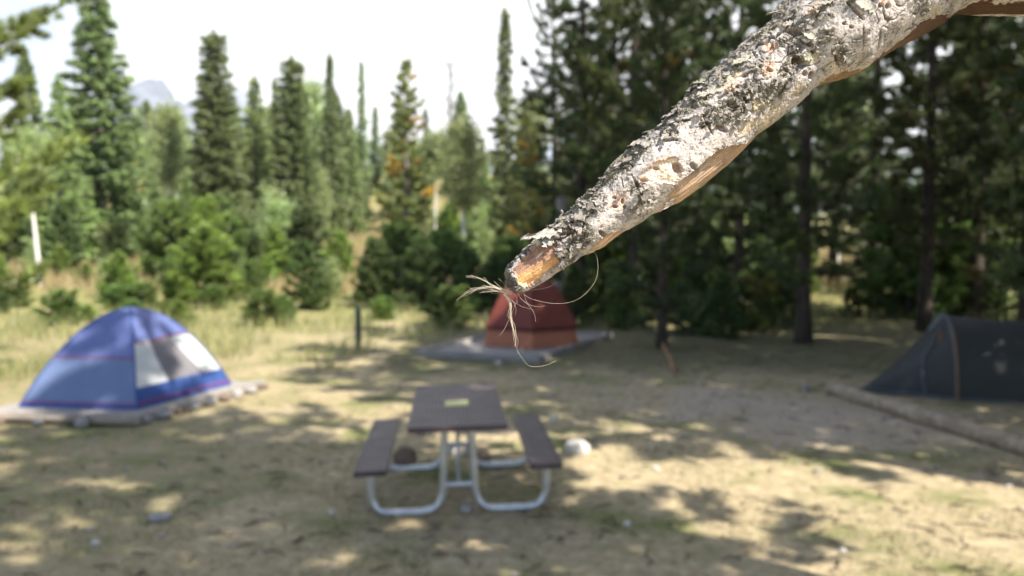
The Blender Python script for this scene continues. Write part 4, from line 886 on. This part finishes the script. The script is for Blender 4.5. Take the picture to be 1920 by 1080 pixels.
for b in [(1370, 205, 52, 26), (1332, 228, 36, 24), (1432, 190, 40, 15), (1285, 205, 42, 14), (1350, 150, 55, 12), (1476, 78, 44, 19), (1058, 422, 42, 20), (1078, 462, 30, 16), (1050, 480, 14, 22), (1100, 385, 46, 17), (1190, 362, 9, 28), (1150, 325, 46, 10), (1440, 62, 45, 10), (958, 538, 18, 15), (1515, 40, 40, 9), (1190, 290, 40, 9), (1510, 95, 20, 16), (1565, 20, 34, 10), (1460, 140, 30, 12), (1175, 397, 9, 8), (1255, 250, 24, 8), (1550, 120, 10, 26), (1620, 5, 30, 8), (1690, 30, 12, 30), (1745, 15, 12, 30), (1410, 140, 22, 14), (1395, 190, 22, 14), (1092, 437, 18, 14)]:
    crust = np.maximum(crust, blob(*b, e=.45, w=6))
edge_up = sst(.6, .98, vv)*front; crust = np.clip(crust*(.55+.65*sst(-.3, .3, fbm(q/11., 3, 5)))+edge_up*sst(-.1, .35, fbm(q*[.02, .06, .06], 3, 55)+.15)*.8, 0, 1)
wood = np.maximum(np.maximum(tipw, stripw), pw_); crust *= (1-wood)
# bark scales
qw = q+np.stack([fbm(q/20., 2, 61), fbm(q/20., 2, 62), fbm(q/20., 2, 63)], 1)*9
f1, f2, idv = voro(qw*np.array([1/44., 1/30., 1/30.]), 3); ed = f2-f1; crack = sst(.10, .0, ed)
g1_, g2_, gid = voro((qw+np.array([7, 3, 1]))*np.array([1/13., 1/8., 1/8.]), 8); ed2 = g2_-g1_
fine = fbm(q/3.2, 3, 71); med = fbm(q/9.5, 4, 72); low = fbm(q/46., 3, 73); rid = 1-2*np.abs(fbm(q/7.5, 4, 75, .6))
plate_on = sst(-.05, .3, fbm(q/60., 2, 77)+.28*(vv)-.06)
h = 3.4*low+(idv-.5)*6.5*plate_on-4.2*crack*plate_on+1.25*med+.65*fine
h += crust*(3.2*rid+(gid-.5)*6.5-3.0*sst(.16, 0, ed2)-1.0)
edge_step = np.maximum.reduce([tipw, pw_, stripw])
hwood_tip = -8.5+.7*fbm(q*np.array([.02, .25, .25]), 3, 81)+.4*fine
hwood_str = -15*sst(1.0, .42, np.abs(vv))-1.6+2.0*fbm(q*np.array([.012, .28, .28]), 4, 82)-2.5*sst(.45, .6, fbm(q*np.array([.01, .35, .35]), 2, 402))+.8*fbm(q/20., 2, 83)
hwood_p = -5.5+2.4*fbm(q/6., 3, 84)+.9*fine
h = h*(1-edge_step)+np.where(tipw >= edge_step-1e-6, hwood_tip, np.where(pw_ >= edge_step-1e-6, hwood_p, hwood_str))*edge_step
# raised lip where bark meets bare wood
lip = sst(-.05, .45, wood)*sst(.95, .5, wood)*0
holes = [(1258, 325, 11, 7, 9, 55), (1288, 322, 8, 5, 9, 40), (1145, 375, 4, 3, 6, 0), (1160, 382, 3, 5, 6, 0), (1147, 392, 5, 3, 7, 20), (1165, 394, 3, 3, 5, 0), (1219, 323, 6, 4, 5, 30), (1198, 345, 9, 4, 5, 10),
         (1474, 137, 14, 9, 16, 20), (1497, 119, 5, 3.5, 9, -20), (1501, 157, 6, 6, 7, 0), (1487, 155, 5, 5, 5, 0), (1624, 43, 5, 4, 7, -50), (1547, 73, 4, 2.4, 7, 20), (1560, 79, 4, 2.4, 7, 20), (1420, 150, 6, 3.5, 6, 20), (1611, 42, 5, 3, 6, 70),
         (1425, 106, 5, 3, 4, -40), (1336, 255, 12, 5, 7, 25), (1482, 98, 16, 3.5, 8, 40), (1567, 52, 20, 3.5, 9, 48), (1583, 30, 6, 4, 5, 0), (1385, 215, 12, 5, 6, 60), (1352, 213, 12, 6, 7, 30), (1365, 178, 6, 3, 5, 0), (1310, 245, 20, 3, 6, 65), (1188, 358, 20, 3, 6, 62),
         (1128, 444, 10, 4, 8, 35), (1545, 128, 20, 3, 6, 45), (1586, 95, 18, 2.2, 4, 75), (1620, 95, 12, 2.2, 5, 80), (1345, 190, 22, 3, 6, -30), (1290, 180, 26, 3, 6, -28), (1465, 80, 16, 6, 8, 25), (1090, 405, 10, 3, 5, 30), (1060, 440, 16, 3, 5, -10)]
hm_ = np.zeros(len(XY2))
for x, y, rx, ry, dp, an in holes:
    b = blob(x, y, rx, ry, an, .3, 1.2); hm_ = np.maximum(hm_, b); h -= b*dp
chips = np.zeros(len(XY2)); CH = [(1424, 105, 13, 10), (1420, 146, 15, 12), (1500, 39, 15, 7), (1621, 28, 16, 13), (1360, 178, 12, 8), (1152, 384, 18, 13), (1222, 322, 20, 12), (1611, 20, 12, 9)]
for x, y, rx, ry in CH: chips = np.maximum(chips, blob(x, y, rx, ry, -37, .35, 5)*.85)
pale = np.zeros(len(XY2))
for x, y, rx, ry in [(1232, 370, 42, 26), (1555, 76, 36, 22), (1300, 300, 48, 20), (1290, 255, 46, 22), (1150, 385, 30, 22), (1640, 40, 36, 30), (1440, 150, 30, 20), (1370, 262, 38, 12), (1560, 130, 30, 16), (1100, 455, 34, 8), (1130, 418, 26, 12), (1440, 222, 26, 16)]: pale = np.maximum(pale, blob(x, y, rx, ry, -37, .6, 5))
yel = np.zeros(len(XY2))
for x, y, rx, ry in [(1402, 212, 15, 9), (1436, 218, 13, 9), (1390, 248, 22, 11), (1480, 180, 12, 8), (1425, 235, 16, 10), (1722, 45, 12, 8), (1500, 130, 10, 7), (1350, 170, 40, 6)]: yel = np.maximum(yel, blob(x, y, rx, ry, -37, .6, 6))
h -= chips*1.8
tipfade = sst(0, 14, sv[SI]); h *= (.6+.4*tipfade); h += sst(34, 6, sv[SI])*(5*fbm(q/9., 3, 301)+2.5*rid)*(1-.6*tipw)
# surface colours: weathered bark, crust, bare wood; shade painted on the strip's right end
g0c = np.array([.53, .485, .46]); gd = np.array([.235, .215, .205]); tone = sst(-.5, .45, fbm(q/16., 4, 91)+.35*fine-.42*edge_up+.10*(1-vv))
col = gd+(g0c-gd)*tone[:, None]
def lay(c, m): 
    global col
    col = col*(1-m[:, None])+np.array(c)*m[:, None]
lay((.66, .575, .52), pale*.75*sst(-.55, .1, fine+med*.6))
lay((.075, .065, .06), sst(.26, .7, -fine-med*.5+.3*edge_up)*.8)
lay((.05, .042, .038), crack*plate_on*.75)
cc_ = np.array([.065, .054, .045])[None]*(1+.9*(gid[:, None]))*(1-.45*sst(1150, 1090, XY2[:, 0]))[:, None]+np.array([.10, .10, .06])*sst(.25, .6, rid)[:, None]; col = col*(1-crust[:, None]*.86)+cc_*crust[:, None]*.86
lay((.46, .36, .19), yel*.55)
lay((.66, .42, .30), chips*.8*(.6+.4*sst(-.4, .2, fine)))
wcol = np.zeros_like(col); grn = fbm(q*np.array([.015, .3, .3]), 3, 95)[:, None]
tn_ = sst(-10, 16, ((XY2-np.array([1000, 500]))@np.array([.35, .94])))[:, None]
tipc = np.array([.36, .21, .15])*(1-tn_)+np.array([.78, .46, .21])*tn_; tipc = tipc*(1+.25*grn)*(1-.35*sst(.0, .5, fbm(q/7., 3, 96))[:, None]*(1-tn_*.5))
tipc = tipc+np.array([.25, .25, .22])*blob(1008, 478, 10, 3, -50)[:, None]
strc = (np.array([.58, .40, .26])*(1-.45*sst(.1, .5, fbm(q*np.array([.02, .06, .06]), 3, 401)))[:, None]+np.array([.17, .15, .13])*sst(.1, .5, fbm(q*np.array([.02, .06, .06]), 3, 401))[:, None])*(1+.5*grn)*(1-.25*sst(0, .5, fbm(q/22., 3, 97))[:, None]); end_shade = sst(1250, 1820, XY2[:, 0])[:, None]; strc = strc*(1-end_shade*.95)+np.array([.06, .026, .017])*end_shade*.95  # strip turns red-brown and darker rightward, painting in the shade at that end
pc = np.array([.80, .64, .50])*(1+.1*grn)
wcol = np.where((tipw >= edge_step-1e-6)[:, None], tipc, np.where((pw_ >= edge_step-1e-6)[:, None], pc, strc)); col = col*(1-wood[:, None])+wcol*wood[:, None]
rim = sst(.05, .4, wood)*sst(.95, .6, wood); lay((.34, .19, .12), rim*.5)
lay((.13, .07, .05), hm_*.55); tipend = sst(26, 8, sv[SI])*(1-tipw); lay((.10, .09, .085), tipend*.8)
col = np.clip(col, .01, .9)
BT = unit(RT); UPc = UP; FWc = FW
def br_world(P2, zt): return CAMP+FOCUS*FW+((P2[:, :1]-960)*RT+(540-P2[:, 1:2])*UPc)*K-(zt[:, None]*K)*FWc
R_ = HW-2.5*np.clip(HW/30, 0, 1)+h*np.where(HW > 20, 1, HW/20); P2 = cn[SI]+nr[SI]*(ct*R_)[:, None]; zt = st_*R_
P2 = P2-tg[SI]*(sst(36, 0, sv[SI])*(11*fbm(np.stack([ct*2.6, st_*2.6, ct*0+sv[SI]*.03], 1), 4, 303, .6)+3.5*fbm(q/3.5, 2, 305)))[:, None]
dz = -8*np.sin(sv[SI]/260.)  # gentle waver towards and away from the eye
BV = br_world(P2, zt+dz*0)
i_, j_ = np.meshgrid(np.arange(ns-1), np.arange(nth), indexing='ij'); i_ = i_.ravel(); j_ = j_.ravel(); j2 = (j_+1) % nth
BQ = np.stack([i_*nth+j_, i_*nth+j2, (i_+1)*nth+j2, (i_+1)*nth+j_], 1)[:, ::-1]
# end cap of the tip
BV = np.concatenate([BV, BV[:nth].mean(0, keepdims=True)]); BC = np.concatenate([col, col[:nth].mean(0, keepdims=True)]); mI = len(BV)-1
wq = wood[BQ].mean(1) > .5; tipq = wq & (tipw[BQ].mean(1) > .4)
def bark_mat():
    m = bpy.data.materials.new('branch_surface'); m.use_nodes = True; n = m.node_tree.nodes; l = m.node_tree.links; p = n['Principled BSDF']
    a = n.new('ShaderNodeVertexColor'); a.layer_name = 'tint'; g = n.new('ShaderNodeNewGeometry')
    z = n.new('ShaderNodeTexNoise'); z.inputs['Scale'].default_value = 1500; z.inputs['Detail'].default_value = 5; z.inputs['Roughness'].default_value = .7; l.new(g.outputs['Position'], z.inputs['Vector'])
    mr = n.new('ShaderNodeMapRange'); mr.inputs[1].default_value = .3; mr.inputs[2].default_value = .7; mr.inputs[3].default_value = .62; mr.inputs[4].default_value = 1.38; l.new(z.outputs[0], mr.inputs[0])
    v = n.new('ShaderNodeVectorMath'); v.operation = 'SCALE'; l.new(a.outputs[0], v.inputs[0]); l.new(mr.outputs[0], v.inputs['Scale']); l.new(v.outputs[0], p.inputs['Base Color'])
    p.inputs['Roughness'].default_value = .82; p.inputs['Specular IOR Level'].default_value = .3
    b = n.new('ShaderNodeBump'); b.inputs['Strength'].default_value = .55; b.inputs['Distance'].default_value = .0006; l.new(z.outputs[0], b.inputs['Height']); l.new(b.outputs[0], p.inputs['Normal'])
    return m
M_br = bark_mat()
def sub(mask):
    Qm = BQ[mask]; u, inv = np.unique(Qm, return_inverse=True); return BV[u], inv.reshape(-1, 4), BC[u]
org = BV[:nth].mean(0)
bb = thing('broken_branch', 'thick grey scaly-barked broken branch reaching in from the top right with an orange bare tip', 'branch', tuple(org))
def addp(name, mask, extra=None):
    V, Qm, c = sub(mask); V = V-org; T = None
    if extra is not None: T = extra[1]+len(V); V = np.concatenate([V, extra[0]]); c = np.concatenate([c, extra[2]])
    me_ = mesh_np(name, V, Qm, T, c, smooth=True); return link(name, me_, M_br, bb)
# loose curled bark scales
FV = []; FT = []; FC = []; fn = 0
def nearest(px, py):
    i = int(np.argmin(((cn-np.array([px, py]))**2).sum(1)*1.0)); v = ((np.array([px, py])-cn[i])@nr[i])/hw[i]; return i, max(-.98, min(.98, v))
frng = np.random.default_rng(12)
hgrid = h.reshape(ns, nth)
def surf(px, py):
    i, v = nearest(px, py); tq = math.acos(v); j = int(np.argmin(np.abs(th-tq))); return i, tq, hw[i]+hgrid[i, j]
def flake(px, py, ang, ln, wd, lift, c=(.36, .33, .30), jag=.25, nu=12, nw=7, th_=1.1, base=0.0, curl=0.0):
    global fn
    V = np.zeros((2, nu, nw, 3)); c_, s_ = math.cos(rad(ang)), math.sin(rad(ang)); jg = frng.normal(size=(nu, 2))*jag*wd*.35; tip = frng.uniform(.2, .5)
    jf = frng.normal(size=nw)*jag*ln*.18
    for a in range(nu):
        u = a/(nu-1); pw = (math.sin(min(1, u*1.3+.25)*PI*.5))*(1-.75*max(0, u-.5)/.5*(1-tip))
        for b in range(nw):
            w = b/(nw-1)-.5; x = (ln+jf[b]*u)*u; y = w*wd*pw+jg[a, 0 if w < 0 else 1]*abs(w)*2
            X2 = px+c_*x-s_*y; Y2 = py+s_*x+c_*y; i, v = nearest(X2, Y2) if False else (ii0, 0)
            off = (np.array([X2, Y2])-cn[ii0])@nr[ii0]; al = (np.array([X2, Y2])-cn[ii0])@tg[ii0]; rr0 = rad0
            tq = th0+(-(off-off0)/rr0)*1.0; hh = rad0+base+lift*u**1.6+curl*math.sin(u*PI)+w*w*lift*.8
            cP = cn[ii0]+tg[ii0]*al
            for k in (0, 1):
                R = hh-th_*k; p2 = cP+nr[ii0]*math.cos(tq)*R; V[k, a, b] = (p2[0], p2[1], math.sin(tq)*R)
    P = V.reshape(-1, 3); Wd = br_world(P[:, :2], P[:, 2])-org; T = []; o2 = nu*nw
    for a in range(nu-1):
        for b in range(nw-1):
            k = a*nw+b; T += [(k, k+nw, k+1), (k+1, k+nw, k+nw+1), (k+o2, k+o2+1, k+o2+nw), (k+o2+1, k+o2+nw+1, k+o2+nw)]
    for b in range(nw-1): k = (nu-1)*nw+b; T += [(k, k+o2, k+1), (k+1, k+o2, k+o2+1)]
    for a in range(nu-1):
        for b in (0, nw-1): k = a*nw+b; T += [(k, k+o2, k+nw), (k+nw, k+o2, k+o2+nw)]
    cl = np.array(c)*(1+.22*frng.normal(size=(len(P), 1))).clip(.4, 1.6)
    FV.append(Wd); FT.append(np.array(T)+fn); FC.append(cl); fn += len(P)
def mkflake(px, py, *a, **k):
    global ii0, th0, rad0, off0
    ii0, th0, rad0 = surf(px, py); off0 = (np.array([px, py])-cn[ii0])@nr[ii0]; rad0 = max(rad0, 12); flake(px, py, *a, **k)
mkflake(1052, 438, 172, 74, 17, 5, (.40, .37, .33), .5, 20, 7, 1.8, 2); mkflake(1040, 447, 150, 34, 20, 5, (.33, .31, .28), .6, 14, 7, 1.6, 1); mkflake(1056, 462, 130, 26, 22, 5, (.15, .13, .12), .7, 12, 7, 1.6, 1)
mkflake(1058, 484, 140, 20, 20, 6, (.20, .18, .17), .8, 12, 7, 1.6, 1); mkflake(1226, 240, 165, 26, 9, 9, (.22, .2, .18), .4); mkflake(1262, 214, 160, 30, 14, 6, (.30, .27, .24), .5); mkflake(1318, 152, 170, 30, 14, 7, (.30, .30, .22), .5)
mkflake(1392, 118, 150, 42, 14, 7, (.34, .33, .26), .5); mkflake(1460, 22, 165, 28, 10, 9, (.36, .34, .24), .4); mkflake(1600, 50, 205, 38, 24, 7, (.42, .40, .35), .35); mkflake(1500, 96, 200, 26, 14, 6, (.42, .41, .34), .4)
mkflake(1500, 128, 190, 24, 14, 7, (.36, .35, .27), .5); mkflake(1355, 170, 160, 66, 16, 5, (.36, .34, .29), .4, 20); mkflake(1300, 225, 170, 60, 12, 4, (.38, .36, .33), .4, 18); mkflake(1530, 30, 170, 44, 12, 6, (.3, .28, .24), .5)
mkflake(1580, 130, 200, 34, 22, 5, (.34, .32, .29), .4); mkflake(1250, 385, 60, 14, 30, 3, (.5, .42, .36), .4); mkflake(1180, 300, 150, 22, 10, 7, (.2, .18, .16), .5); mkflake(1120, 355, 160, 20, 10, 7, (.14, .12, .11), .5)
for _ in range(230):
    for _t in range(30):
        i = int(frng.integers(60, 1100)); v = frng.uniform(-.55, .97); tq = math.acos(v); j = int(np.argmin(np.abs(th-tq))); k = i*nth+j
        if wood[k] < .1 and frng.random() < .02+1.1*crust[k]+.2*edge_up[k]: break
    p = cn[i]+nr[i]*v*hw[i]; sz = frng.uniform(3.5, 11)*(1+.9*(frng.random() < .12)); lf = frng.uniform(1.2, 5.0); dk = frng.choice([.5, .75, 1.0, 1.1])
    mkflake(p[0], p[1], 143+frng.normal()*38, sz*frng.uniform(.9, 1.9), sz, lf, (.27*dk, .245*dk, .215*dk), .7, 7, 5, .9, frng.uniform(-.6, .8))
FX = (np.concatenate(FV), np.concatenate(FT), np.concatenate(FC))
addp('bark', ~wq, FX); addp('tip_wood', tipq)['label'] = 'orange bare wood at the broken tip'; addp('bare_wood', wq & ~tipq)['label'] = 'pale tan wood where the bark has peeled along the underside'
# splinter standing on the upper edge
mkf = lambda pts, r, d=0: np.array([br_world(np.array([[a, b]]), np.array([d]))[0] for a, b in pts])
w_ = mkf([(1046, 418), (1049, 408), (1053, 402), (1050, 396)], 0, 25)-org; MB().tube(spline(w_, 12), np.array([2.2]*9+[2.6, 2.2, 1.5])*K, 6).build('splinter', M_timber, bb)
# frayed fibres caught on the tip
M_fib = mat('dry_fibre', (.70, .62, .50), (.50, .43, .33), 300, .7)
fo = org.copy(); fb = MB(); fr = np.random.default_rng(4)
def cv(pts): return [(850+a/4.911, 480+b/4.911) for a, b in pts]
def fibre(pts, r0, r1, dep=0, n=26, jit=0.0):
    p = np.array(cv(pts), float)+fr.normal(size=(len(pts), 2))*jit*np.linspace(.3, 1.2, len(pts))[:, None]; p = spline(p, n); zz = dep+fr.normal()*4*np.linspace(0, 1, n)
    fb.tube(br_world(p, zz)-fo, np.linspace(r0, r1, n)*K*.36, 5)
main = [([(540, 330), (470, 315), (400, 285), (340, 255), (260, 210), (180, 188), (120, 195)], 1.5, .5), ([(530, 345), (420, 330), (330, 322), (240, 340)], 1.3, .45), ([(540, 350), (470, 340), (380, 290), (280, 285), (200, 310), (120, 345), (70, 375), (33, 415)], 1.5, .4),
        ([(520, 340), (430, 310), (350, 270), (310, 225), (285, 195)], 1.1, .4), ([(530, 320), (440, 290), (375, 232)], 1.0, .4), ([(520, 330), (465, 255), (418, 208)], .6, .35), ([(500, 345), (400, 320), (290, 300), (200, 305), (160, 295)], 1.1, .4), ([(470, 330), (380, 300), (270, 275), (160, 350)], .8, .35),
        ([(520, 330), (470, 350), (500, 390), (530, 450), (525, 540), (545, 640), (570, 760), (575, 828)], 2.0, .7), ([(530, 520), (525, 545), (500, 610), (460, 690), (415, 738)], .8, .35), ([(480, 360), (540, 410), (575, 440)], 1.0, .5),
        ([(600, 345), (625, 395), (680, 440), (730, 500), (752, 555), (755, 600)], .75, .35), ([(640, 340), (690, 383), (790, 415), (920, 437), (1050, 430), (1150, 395), (1240, 320), (1310, 220), (1330, 100), (1315, 0), (1290, -40)], .5, .6), ([(650, 340), (680, 430), (740, 460), (800, 465), (845, 455)], .45, .35),
        ([(700, 315), (740, 310), (830, 298), (890, 280), (950, 245)], .4, .6), ([(575, 828), (600, 890), (650, 960), (700, 1010), (790, 1015), (860, 1000), (945, 963)], .4, .65), ([(540, 400), (575, 480), (570, 545)], .5, .3), ([(560, 345), (590, 410), (560, 470), (530, 560)], .6, .4),
        ([(600, 345), (580, 420), (620, 460), (720, 490)], .4, .3)]
for p, a, b in main: fibre(p, a, b, 6)
for k in (0, 1, 2, 6, 8, 8, 8):
    for _ in range(4): p, a, b = main[k]; fibre(p[:fr.integers(max(3, len(p)-3), len(p)+1)], a*.6, .3, 6+fr.normal()*3, 22, 2.2)
o = fb.build('dry_fibre_tuft', M_fib); o.location = tuple(fo)
tag(o, 'frayed tuft of dry pale fibres and long hairs snagged on the branch tip', 'plant fibres')
